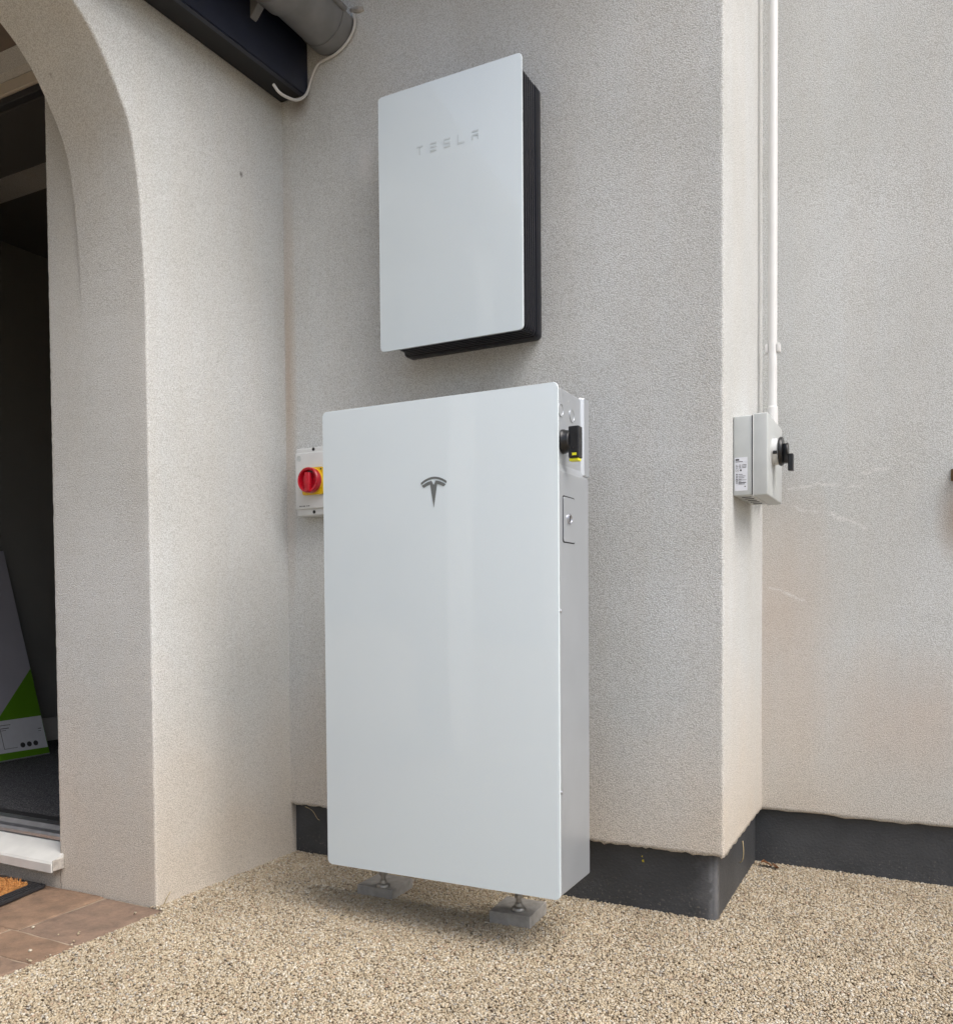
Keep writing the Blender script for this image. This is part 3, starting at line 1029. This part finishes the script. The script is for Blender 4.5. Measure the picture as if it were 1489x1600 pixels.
tag(obj('electric_cable', tube(bmesh.new(), cb_pts, 0.0042), M_cable, None, True), 'thin white cable looping from the fascia round the gutter end', 'cable')
bm = bmesh.new()
bmesh.ops.create_icosphere(bm, subdivisions=3, radius=0.5)
for v in bm.verts:
    k = 1 + 0.35 * noise.noise(v.co * 3)
    v.co = Vector((0.312 + v.co.x * k * .052, 0.0 + v.co.y * k * .014, 2.456 + v.co.z * k * .018 - v.co.x * .012))
tag(obj('mortar_lump', bm, M_seal, None, True), 'small dirty lump of mortar on the wall by the gutter end', 'mortar')

# ---------------------------------------------------------------- upper unit (gateway): white glass front on a finned black case
GX0, GX1, GZ0, GZ1, GYF = 0.4753, 0.8863, 1.4282, 2.0882, -0.149
gw = thing('wall_cabinet', 'smaller glass fronted unit with black finned sides mounted high on the wall', 'electrical cabinet', (0.68, 0, GZ0))
bm = prism(bmesh.new(), [(x, GYF, z) for x, z in rrect(GX0, GX1, GZ0, GZ1, 0.009)], (0, 0.006, 0), 0.0014, 3)
autosmooth(obj('glass_front', bm, M_glass, gw), 25)
bm = bmesh.new()
bl, br_, bb, bt = 0.489, 0.8705, 1.441, 2.070
prism(bm, [(bl + .012, GYF + 0.0065, bb + .004), (br_ - .003, GYF + 0.0065, bb + .004), (br_ - .003, GYF + 0.0065, bt), (bl + .012, GYF + 0.0065, bt)], (0, 0.1410, 0), 0.003)
obj('case', bm, M_darkmetal, gw)
bm = bmesh.new()
for k in range(8):
    y = GYF + 0.012 + k * 0.0125
    pts = rrect(bl + .004, br_ + .003, bb + .001, bt + .008, 0.012, 3)
    prism(bm, [(x, y, z) for x, z in pts], (0, 0.0062, 0), 0.0008, 1)
obj('heat_sink_fins', bm, M_darkmetal, gw)['kind'] = 'stuff'
bm = prism(bmesh.new(), [(x, GYF + 0.113, z) for x, z in rrect(bl - .012, br_ + .004, bb - .001, bt + .010, 0.014, 4)], (0, 0.034, 0), 0.004, 2)
autosmooth(obj('back_plate', bm, M_darkmetal, gw), 30)
# lettering: T E S L A
def strokes(bm, cx, cz, w, h, shapes, y, th=0.0007):
    for pts in shapes:
        prism(bm, [(cx + px * w, y, cz + pz * h) for px, pz in pts], (0, -th, 0))
def R_(x0, x1, z0, z1): return [(x0, z0), (x1, z0), (x1, z1), (x0, z1)]
t_ = 0.2
LET = {
 'T': [R_(-.5, .5, .32, .5), R_(-.09, .09, -.5, .30)],
 'E': [R_(-.5, .5, .32, .5), R_(-.5, .5, -.09, .09), R_(-.5, .5, -.5, -.32)],
 'S': [R_(-.5, .5, .32, .5), R_(-.5, -.32, -.07, .318), R_(-.318, .5, -.09, .09), R_(.32, .5, -.318, -.092), R_(-.5, .5, -.5, -.32)],
 'L': [R_(-.5, -.32, -.5, .5), R_(-.318, .5, -.5, -.32)],
 'A': [R_(-.5, .5, .32, .5), R_(-.5, .5, -.09, .09), R_(-.5, -.32, -.5, -.092), R_(.32, .5, -.5, -.092)]}
for ch, cx in zip('TESLA', (0.601, 0.641, 0.681, 0.7205, 0.7605)):
    bm = bmesh.new()
    strokes(bm, cx, 1.9235, 0.0185, 0.0225, LET[ch], GYF - 0.0002)
    obj('letter', bm, M_letter, gw)

# ---------------------------------------------------------------- lower unit (battery)
BX0, BX1, BZ0, BZ1, BYF, BYB = 0.4587, 1.0677, 0.1286, 1.2276, -0.3813, -0.1883
pw = thing('battery_cabinet', 'tall white glass fronted battery unit with silver sides standing on small feet', 'battery', (0.76, -0.28, 0.03))
bm = prism(bmesh.new(), [(x, BYF, z) for x, z in rrect(BX0, BX1, BZ0, BZ1, 0.010)], (0, 0.007, 0), 0.0015, 3)
autosmooth(obj('glass_front', bm, M_glass, pw), 25)
XS = BX1 - 0.0015
bm = bmesh.new()
box(bm, BX0 + .003, XS, BYF + .0078, BYB, BZ0 + .004, 1.047, 0.004, 3)
box(bm, BX0 + .0035, XS - .006, BYF + .0079, BYB + .002, 1.0, BZ1 - .004, 0.003, 3)
# ramp between the recessed upper part of the side and the flush lower part
prism(bm, [(XS - .0005, BYF + .009, 1.044), (XS - .012, BYF + .009, 1.044), (XS - .012, BYF + .009, 1.060), (XS - .0056, BYF + .009, 1.060)], (0, BYB - BYF - 0.012, 0))
obj('case', bm, M_silver, pw)
bm = bmesh.new()
prism(bm, [(XS - .0082, BYB - .038, 1.05), (XS + .0005, BYB - .030, 1.05), (XS + .0005, BYB + .0005, 1.05), (XS - .0082, BYB + .0005, 1.05)], (0, 0, BZ1 - .001 - 1.05), 0.002, 2)
obj('back_flange', bm, M_silver, pw)
XU = XS - .006
for y, z in ((-.345, 1.176), (-.278, 1.176)):
    bm = lathe(bmesh.new(), (XU + .0002, y, z), (1, 0, 0), [(0, .0150), (.0014, .0146), (.0014, .0120), (.0004, .0115), (.0004, .001)], 28)
    autosmooth(obj('cable_knockout', bm, M_silver, pw), 30)
sw = obj('isolator_base', lathe(bmesh.new(), (XU - .001, -.334, 1.110), (1, 0, 0), [(0, .026), (.006, .026), (.008, .0245), (.019, .0225), (.021, .020), (.021, .001)], 40), M_black, pw)
autosmooth(sw, 30)
obj('isolator_handle', bx(XU + .017, XU + .041, -.346, -.322, 1.072, 1.140, .0025, 2), M_black, sw)
obj('handle_tab', bx(XU + .018, XU + .039, -.343, -.325, 1.066, 1.0718, .001), M_yellowtab, sw)
obj('handle_marker', bx(XU + .026, XU + .036, -.3469, -.3458, 1.077, 1.0825, .0004), M_yellowtab, sw)
bm = prism(bmesh.new(), [(XS + .0001, y, z) for y, z in rrect(-.350, -.282, .895, .991, .006)], (0.0016, 0, 0), 0.0006)
cov = obj('service_cover', bm, M_silver, pw)
bm = bmesh.new()
for a_, b_ in ((rrect(-.3525, -.2795, .8925, .9935, .007), None),):
    prism(bm, [(XS - .0005, y, z) for y, z in a_], (0.0009, 0, 0))
obj('cover_gap', bm, M_darkmetal, pw)
lk = autosmooth(obj('lock', lathe(bmesh.new(), (XS + .0018, -.317, .945), (1, 0, 0), [(0, .0115), (.003, .0110), (.0035, .009), (.0022, .0085), (.0022, .001)], 28), M_alu, cov), 30)
obj('keyhole', bx(XS + .0041, XS + .0048, -.3185, -.3155, .939, .951), M_black, lk)
for z in (.746, .358):
    autosmooth(obj('screw', lathe(bmesh.new(), (XS + .0002, -.3675, z), (1, 0, 0), [(0, .0048), (.0016, .0044), (.0028, .003), (.003, .0008)], 18), M_alu, pw), 30)
# emblem: curved bar over a tapering T
def ecurve(u, h):            # u in [-1, 1]
    return h - 0.0118 * u * u
EX, EZ = 0.767, 1.0505
pieces = []
top = [(0.0335 * u, ecurve(u, 0)) for u in [k / 10 - 1 for k in range(21)]]
bot = [(0.0325 * u, ecurve(u, -0.0052) + 0.0003) for u in [1 - k / 10 for k in range(21)]]
pieces.append(top + bot)
def arm(s):
    a_ = [(s * (0.0055 + 0.0255 * k / 8), ecurve(0.16 + 0.78 * k / 8, -0.0085)) for k in range(9)]
    b_ = [(s * (0.0255 - 0.0165 * k / 8), ecurve(0.80 - 0.52 * k / 8, -0.0165) + 0.0005) for k in range(9)]
    return a_ + b_ + [(0, -0.0690), (0, -0.0185)]
pieces += [arm(1), arm(-1)]
bm = bmesh.new()
for pc in pieces:
    prism(bm, [(EX + x, BYF - 0.0002, EZ + z) for x, z in pc], (0, -0.0007, 0))
bmesh.ops.triangulate(bm, faces=[f for f in bm.faces if len(f.verts) > 4])
obj('emblem', bm, M_emblem, pw)
for fx_, fy_ in ((.887, -.198), (.497, -.196)):
    bm = lathe(bmesh.new(), (fx_, fy_, 0.0218), (0, 0, 1), [(0, .0175), (.004, .0175), (.007, .0160), (.010, .0095), (.018, .0085), (.019, .0062), (.114, .0062)], 28)
    foot = autosmooth(obj('levelling_foot', bm, M_steel, pw), 30)
    bm = cyl(bmesh.new(), (fx_, fy_, 0.052), (fx_, fy_, 0.060), .0105, seg=6)
    obj('lock_nut', bm, M_steel, foot)
def pad(x0, x1, y0, y1, rz, seed, label):
    bm = bmesh.new()
    cx, cy = (x0 + x1) / 2, (y0 + y1) / 2
    g = gz(cx)
    box(bm, x0 - cx, x1 - cx, y0 - cy, y1 - cy, g - 0.012, 0.0215, .0016, 2)
    bmesh.ops.subdivide_edges(bm, edges=[e for e in bm.edges if e.calc_length() > .05], cuts=6, use_grid_fill=True)
    c, s = math.cos(rz), math.sin(rz)
    for v in bm.verts:
        x, y = v.co.x, v.co.y
        k = 0.0010 * nz(x * 60, y * 60, v.co.z * 60 + seed)
        v.co = Vector((cx + c * x - s * y + k, cy + s * x + c * y + k, v.co.z + (0.0006 * nz(x * 40, y * 40, seed))))
    return tag(obj('paving_pad', bm, M_conc), label, 'pad', 'pads under the battery feet')
pad(.822, .928, -.232, -.118, .05, 1, 'grey concrete pad under the right foot of the battery unit')
pad(.424, .532, -.212, -.104, .02, 2, 'grey concrete pad under the left foot of the battery unit')

# ---------------------------------------------------------------- red and yellow isolator on the wall
ri = thing('isolator_switch', 'white box with red rotary knob on yellow plate, half hidden by the battery', 'switch', (0.17, 0, 1.03))
bx0, bx1 = 0.106, 0.230
bm = bx(bx0, bx1, -0.046, -0.0005, 1.022, 1.222, .006, 3)
autosmooth(obj('base', bm, M_whiteplastic, ri), 30)
bm = bx(bx0 + .0012, bx1 - .0012, -0.052, -0.0335, 1.042, 1.207, .004, 3)
autosmooth(obj('cover', bm, M_whiteplastic, ri), 30)
for z in (1.2155, 1.033):
    obj('screw_hole', cyl(bmesh.new(), (0.171, -0.0468, z), (0.171, -0.0458, z), .0050, seg=18), M_black, ri)
autosmooth(obj('cover_screw', lathe(bmesh.new(), (bx0 + .017, -0.0518, 1.191), (0, -1, 0), [(0, .0085), (.0012, .0080), (.0012, .0068), (.0004, .0064), (.0008, .001)], 24), M_greyplastic, ri), 30)
bm = bmesh.new()
for k, (w, g) in enumerate(((.006, .002), (.004, .002), (.008, .004), (.003, .002), (.006, 0))):
    x = bx0 + .016 + sum(a_ + b_ for a_, b_ in ((.006, .002), (.004, .002), (.008, .004), (.003, .002), (.006, 0))[:k])
    box(bm, x, x + w, -0.0524, -0.0519, 1.0495, 1.0525)
obj('cover_print', bm, M_emblem, ri)['kind'] = 'stuff'
KX, KZ = 0.1790, 1.121
yp_ = obj('knob_plate', prism(bmesh.new(), [(x, -0.0522, z) for x, z in rrect(KX - .0385, KX + .0345, KZ - .039, KZ + .039, .004)], (0, -0.009, 0), .0015), M_yellow, ri)
autosmooth(obj('plate_collar', lathe(bmesh.new(), (KX, -0.0605, KZ), (0, -1, 0), [(0, .0375), (.004, .0365), (.006, .0355), (.006, .002)], 48), M_yellow, yp_), 30)
for sx in (-1, 1):
    obj('plate_screw', cyl(bmesh.new(), (KX + sx * .029, -.0611, KZ + .033), (KX + sx * .029, -.0618, KZ + .033), .0026, seg=12), M_black, yp_)
bm = lathe(bmesh.new(), (KX, -0.0645, KZ), (0, -1, 0), [(0, .0335), (.004, .0365), (.020, .0365), (.0225, .0345), (.0215, .030), (.010, .0265), (.009, .001)], 56)
kn = autosmooth(obj('rotary_knob', bm, M_red, ri), 30)
bm = bx(KX - .0095, KX + .0095, -0.0905, -0.073, KZ - .034, KZ + .022, .004, 3)
autosmooth(obj('knob_grip', bm, M_red, kn), 30)
obj('padlock_slot', bx(KX - .014, KX + .014, -.0756, -.0736, KZ + .0225, KZ + .0285, .0008), M_black, kn)

# ---------------------------------------------------------------- grey isolator on the side return, with its conduit
gi_ = thing('isolator_switch', 'pale grey box with black rotary handle at the foot of the white conduit', 'switch', (XC, 0.226, 1.02))
LX = 1.4165
autosmooth(obj('base', bx(XC + .0005, 1.3800, .108, .344, 1.0225, 1.218, .004, 3), M_greyplastic, gi_), 30)
autosmooth(obj('lid', bx(1.3815, LX, .106, .346, 1.0205, 1.220, .0035, 3), M_greyplastic, gi_), 30)
obj('seam_gasket', bx(1.3798, 1.3818, .1093, .3427, 1.0238, 1.2167), M_darkmetal, gi_)
autosmooth(obj('lid_rim', bx(1.3816, 1.3838, .1045, .3475, 1.019, 1.2215, .0009), M_whiteplastic, gi_), 30)
st_ = obj('rating_label', bx(1.3385, 1.3685, .1072, .1079, 1.0345, 1.116), M_paper, gi_)
bm = bmesh.new()
def ink(x0, x1, z0, z1): box(bm, 1.3385 + x0, 1.3385 + x1, .1066, .1071, z0, z1)
ink(.002, .0105, 1.1085, 1.1125)
ink(.002, .019, 1.1050, 1.1062)
for z in (1.097, 1.0935, 1.090):
    for x in (.003, .010, .0175, .0225):
        ink(x, x + rnd.uniform(.003, .006), z, z + .0010)
for x in (.0035, .0080):
    bm2 = [(1.3385 + x + .0018 * math.cos(t), .1066, 1.0845 + .0024 * math.sin(t)) for t in [math.radians(60 + 240 * k / 10) for k in range(11)]]
    bm3 = [(1.3385 + x + .0013 * math.cos(t), .1066, 1.0845 + .0018 * math.sin(t)) for t in [math.radians(300 - 240 * k / 10) for k in range(11)]]
    prism(bm, bm2 + bm3, (0, .0005, 0))
box(bm, 1.3385 + .0082, 1.3385 + .0096, .1066, .1071, 1.0841, 1.0849)
cyl(bm, (1.3385 + .0145, .1066, 1.0845), (1.3385 + .0145, .1071, 1.0845), .0022, seg=16)
for k in range(6):
    z = 1.074 - k * .0042
    ink(.0035, .0065, z, z + .0022)
    ink(.009, .009 + rnd.uniform(.005, .017), z, z + .0009)
ink(.002, .028, 1.0605, 1.0611)
ink(.009, .027, 1.0535, 1.0551)
ink(.009, .024, 1.0505, 1.0515)
ink(.023, .0265, 1.0435, 1.0455)
obj('label_print', bm, M_ink, st_)['kind'] = 'stuff'
HY, HZ = .190, 1.136
col_ = autosmooth(obj('handle_collar', lathe(bmesh.new(), (LX, HY, HZ), (1, 0, 0), [(0, .0335), (.013, .0325), (.015, .0315), (.015, .002)], 44), M_whiteplastic, gi_), 30)
obj('padlock_slot', bx(LX + .004, LX + .0135, HY - .0345, HY - .020, HZ - .010, HZ - .002, .0015), M_black, col_)
hd = autosmooth(obj('rotary_handle', lathe(bmesh.new(), (LX + .0152, HY, HZ), (1, 0, 0), [(0, .0345), (.003, .0360), (.007, .0355), (.009, .034), (.009, .001)], 48), M_black, gi_), 30)
bm = bmesh.new()
box(bm, LX + .0235, LX + .037, HY - .011, HY + .011, HZ - .030, HZ + .018, .003, 2)
autosmooth(obj('grip', bm, M_black, hd), 30)
bm = lathe(bmesh.new(), (LX + .0315, HY, HZ + .002), (1, 0, 0), [(0, .018), (.003, .0185), (.005, .017), (.005, .001)], 30)
autosmooth(obj('grip_disc', bm, M_black, hd), 30)
obj('grip_lever', bx(LX + .0360, LX + .0485, HY - .010, HY + .010, HZ - .050, HZ - .008, .002, 2), M_black, hd)
bm = bmesh.new()
for k in range(5):
    y = .14 + k * .04
    box(bm, 1.350, 1.372, y, y + .006, 1.0212, 1.0224)
obj('drain_slots', bm, M_darkmetal, gi_)['kind'] = 'stuff'

CX, CY = 1.3735, 0.470
obj('entry_chamber', bx(XC + .001, 1.3905, .3475, .495, 1.075, 1.2155, .003), M_greyplastic, gi_)
cd = thing('conduit_pipe', 'white plastic conduit running up the wall from the grey isolator', 'conduit', (CX, CY, 1.22))
autosmooth(obj('pipe', cyl(bmesh.new(), (CX, CY, 1.240), (CX + .003, CY, 4.9), .0123, seg=28), M_pvc, cd), 30)
autosmooth(obj('adaptor', lathe(bmesh.new(), (CX, CY, 1.2160), (0, 0, 1), [(0, .0165), (.006, .0165), (.008, .0152), (.090, .0148), (.092, .0128)], 28), M_pvc, cd), 30)
for zc in (1.471, 2.75, 3.9):
    bm = bmesh.new()
    xs_ = CX + .0003 * (zc - 1.2)
    box(bm, xs_ - .0195, xs_ - .0120, CY - .008, CY + .02, zc - .012, zc + .012, .002, 2)
    box(bm, xs_ + .0120, xs_ + .0205, CY - .008, CY + .02, zc - .012, zc + .012, .002, 2)
    box(bm, xs_ - .0185, xs_ + .0190, CY + .0135, CY + .0205, zc - .011, zc + .011, .001)
    clip = autosmooth(obj('saddle_clip', bm, M_pvc, cd), 30)

# ---------------------------------------------------------------- small things
tp = thing('wall_bracket', 'small dark metal fitting on the pale wall at the right edge', 'bracket', (1.84, YR, 1.09))
obj('mount_plate', bx(1.816, 1.868, YR - .006, YR - .0015, 1.078, 1.110, .0015), M_bronze, tp)
autosmooth(obj('stub', lathe(bmesh.new(), (1.842, YR - .006, 1.094), (0, -1, 0), [(0, .013), (.02, .012), (.022, .009), (.05, .009), (.052, .007)], 20), M_bronze, tp), 30)

def leaf(x, y, z, s, an, tilt, seed, label, mat=M_leaf):
    bm = bmesh.new()
    r = random.Random(seed)
    nL = 7
    rows = []
    for k in range(nL):
        t = k / (nL - 1)
        w = s * 0.36 * math.sin(PI * min(max(t, .04), .97)) ** .7
        cz = s * 0.18 * math.sin(t * PI * 1.3 + seed)
        rows.append([Vector(((t - .5) * s, sg * w, cz + abs(sg) * w * .45 + r.uniform(-.03, .03) * s)) for sg in (-1, -.5, 0, .5, 1)])
    R = Matrix.Rotation(an, 3, 'Z') @ Matrix.Rotation(tilt, 3, 'X')
    V = [[bm.verts.new(R @ p + Vector((x, y, z))) for p in row] for row in rows]
    for a_, b_ in zip(V, V[1:]):
        for i in range(4):
            bm.faces.new((a_[i], a_[i + 1], b_[i + 1], b_[i]))
    bmesh.ops.solidify(bm, geom=list(bm.faces), thickness=0.0006)
    return tag(obj('dead_leaf', bm, mat, None, True), label, 'leaf', 'dead leaves in the corner')
leaf(1.352, 0.520, gz(1.35) + .010, .034, .5, .2, 1, 'curled brown dead leaf in the corner of the black plinth, left one')
leaf(1.378, 0.512, gz(1.37) + .009, .028, -.6, -.3, 2, 'curled brown dead leaf beside the corner of the black plinth, right one')
def straw(name, pts, r, mat, label, cat):
    return tag(obj(name, tube(bmesh.new(), pts, r, 6, 4), mat, None, True), label, cat)
straw('dry_grass_blade', [(0.090, -0.004, .15), (0.105, 0.012, .135), (0.118, 0.018, .112), (0.128, 0.016, .108)], .0011, M_twig, 'dry grass wisp hanging under the render by the left corner', 'grass')
straw('dry_grass_blade', [(1.345, .18, .150), (1.349, .17, .122), (1.345, .172, .10), (1.338, .175, .095)], .0012, M_twig, 'dry grass wisp on the plinth under the wall corner', 'grass')
straw('weed_stem', [(.040, -.512, .0), (.046, -.508, .018), (.050, -.498, .034)], .0013, M_twig, 'tiny dry weed stem at the foot of the porch pillar', 'weed')
bm = bmesh.new()
r3 = random.Random(5)
for dx_, z, w_ in ((0, .124, .0016), (.0025, .1135, .0030)):
    x = 1.128 + dx_
    prism(bm, [(x + w_ * r3.uniform(.6, 1.3) * math.cos(t), .0222, z + 1.4 * w_ * r3.uniform(.5, 1.3) * math.sin(t)) for t in [k * PI / 4 for k in range(8)]], (0, -.0012, 0))
tag(obj('paint_fleck', bm, M_fleck), 'small yellow paint fleck on the black plinth', 'paint fleck')

# ---------------------------------------------------------------- house across the drive, behind the viewer (mirrored in the glass)
def brick_mat():
    m, n, l, b = new_mat('grey_blockwork')
    mp = N(n, 'ShaderNodeMapping')
    mp.inputs['Rotation'].default_value = (PI / 2, 0, 0)
    l.new(wpos(n), mp.inputs[0])
    t = N(n, 'ShaderNodeTexBrick', i_Scale=1.0)
    t.inputs['Brick Width'].default_value = 0.225
    t.inputs['Row Height'].default_value = 0.075
    t.inputs['Mortar Size'].default_value = 0.006
    t.inputs['Color1'].default_value = (0.40, 0.39, 0.37, 1)
    t.inputs['Color2'].default_value = (0.44, 0.43, 0.41, 1)
    t.inputs['Mortar'].default_value = (0.40, 0.39, 0.37, 1)
    l.new(mp.outputs[0], t.inputs['Vector'])
    l.new(t.outputs[0], b.inputs['Base Color'])
    b.inputs['Roughness'].default_value = 0.85
    return m
M_brick = brick_mat()
M_pane = simple('dark_window_glass', (0.03, 0.035, 0.04), 0.06)
nh = thing('neighbouring_house', 'grey blockwork gabled house across the drive, mirrored faintly in the glass fronts', 'house', (-7.0, -12.0, 0))
HW0, HW1, HYF, HYK, HEZ, HRZ = -11.7, -2.3, -10.0, -18.0, 5.0, 11.1
bm = bmesh.new()
prism(bm, [(HW0, HYF, -.1), (HW1, HYF, -.1), (HW1, HYF, HEZ), ((HW0 + HW1) / 2, HYF, HRZ), (HW0, HYF, HEZ)], (0, HYK - HYF, 0))
obj('wall', bm, M_brick, nh)
bm = bmesh.new()
mx = (HW0 + HW1) / 2
for sg, xe in ((-1, HW0), (1, HW1)):
    ex = xe + sg * .30
    ez = HEZ - .30 * (HRZ - HEZ) / (HW1 - mx)
    prism(bm, [(mx, HYF + .25, HRZ + .03), (ex, HYF + .25, ez + .03), (ex, HYF + .25, ez + .16), (mx, HYF + .25, HRZ + .16)], (0, HYK - HYF - .5, 0))
rf2 = obj('roof', bm, M_roof, nh)
obj('chimney', bx(-8.9, -8.2, -14.6, -13.8, 8.3, 12.0, .02), M_brick, rf2)
for wx, wz in ((-11.0, 0.9), (-9.0, 0.9), (-11.0, 3.4), (-8.6, 3.4)):
    w = obj('window', bx(wx, wx + 1.3, HYF - .05, HYF + .03, wz, wz + 1.15, .01), M_upvc, nh)
    for k in range(2):
        obj('pane', bx(wx + .07 + k * .6, wx + .63 + k * .6, HYF + .0305, HYF + .034, wz + .07, wz + 1.08), M_pane, w)
    obj('window_sill', bx(wx - .08, wx + 1.38, HYF + .001, HYF + .11, wz - .07, wz - .002, .008), M_upvc, w)
dr = obj('front_door', bx(-7.5, -6.55, HYF - .04, HYF + .03, 0, 2.05, .01), M_navy, nh)
obj('door_handle', bx(-6.70, -6.66, HYF + .0305, HYF + .07, .98, 1.12, .008), M_alu, dr)
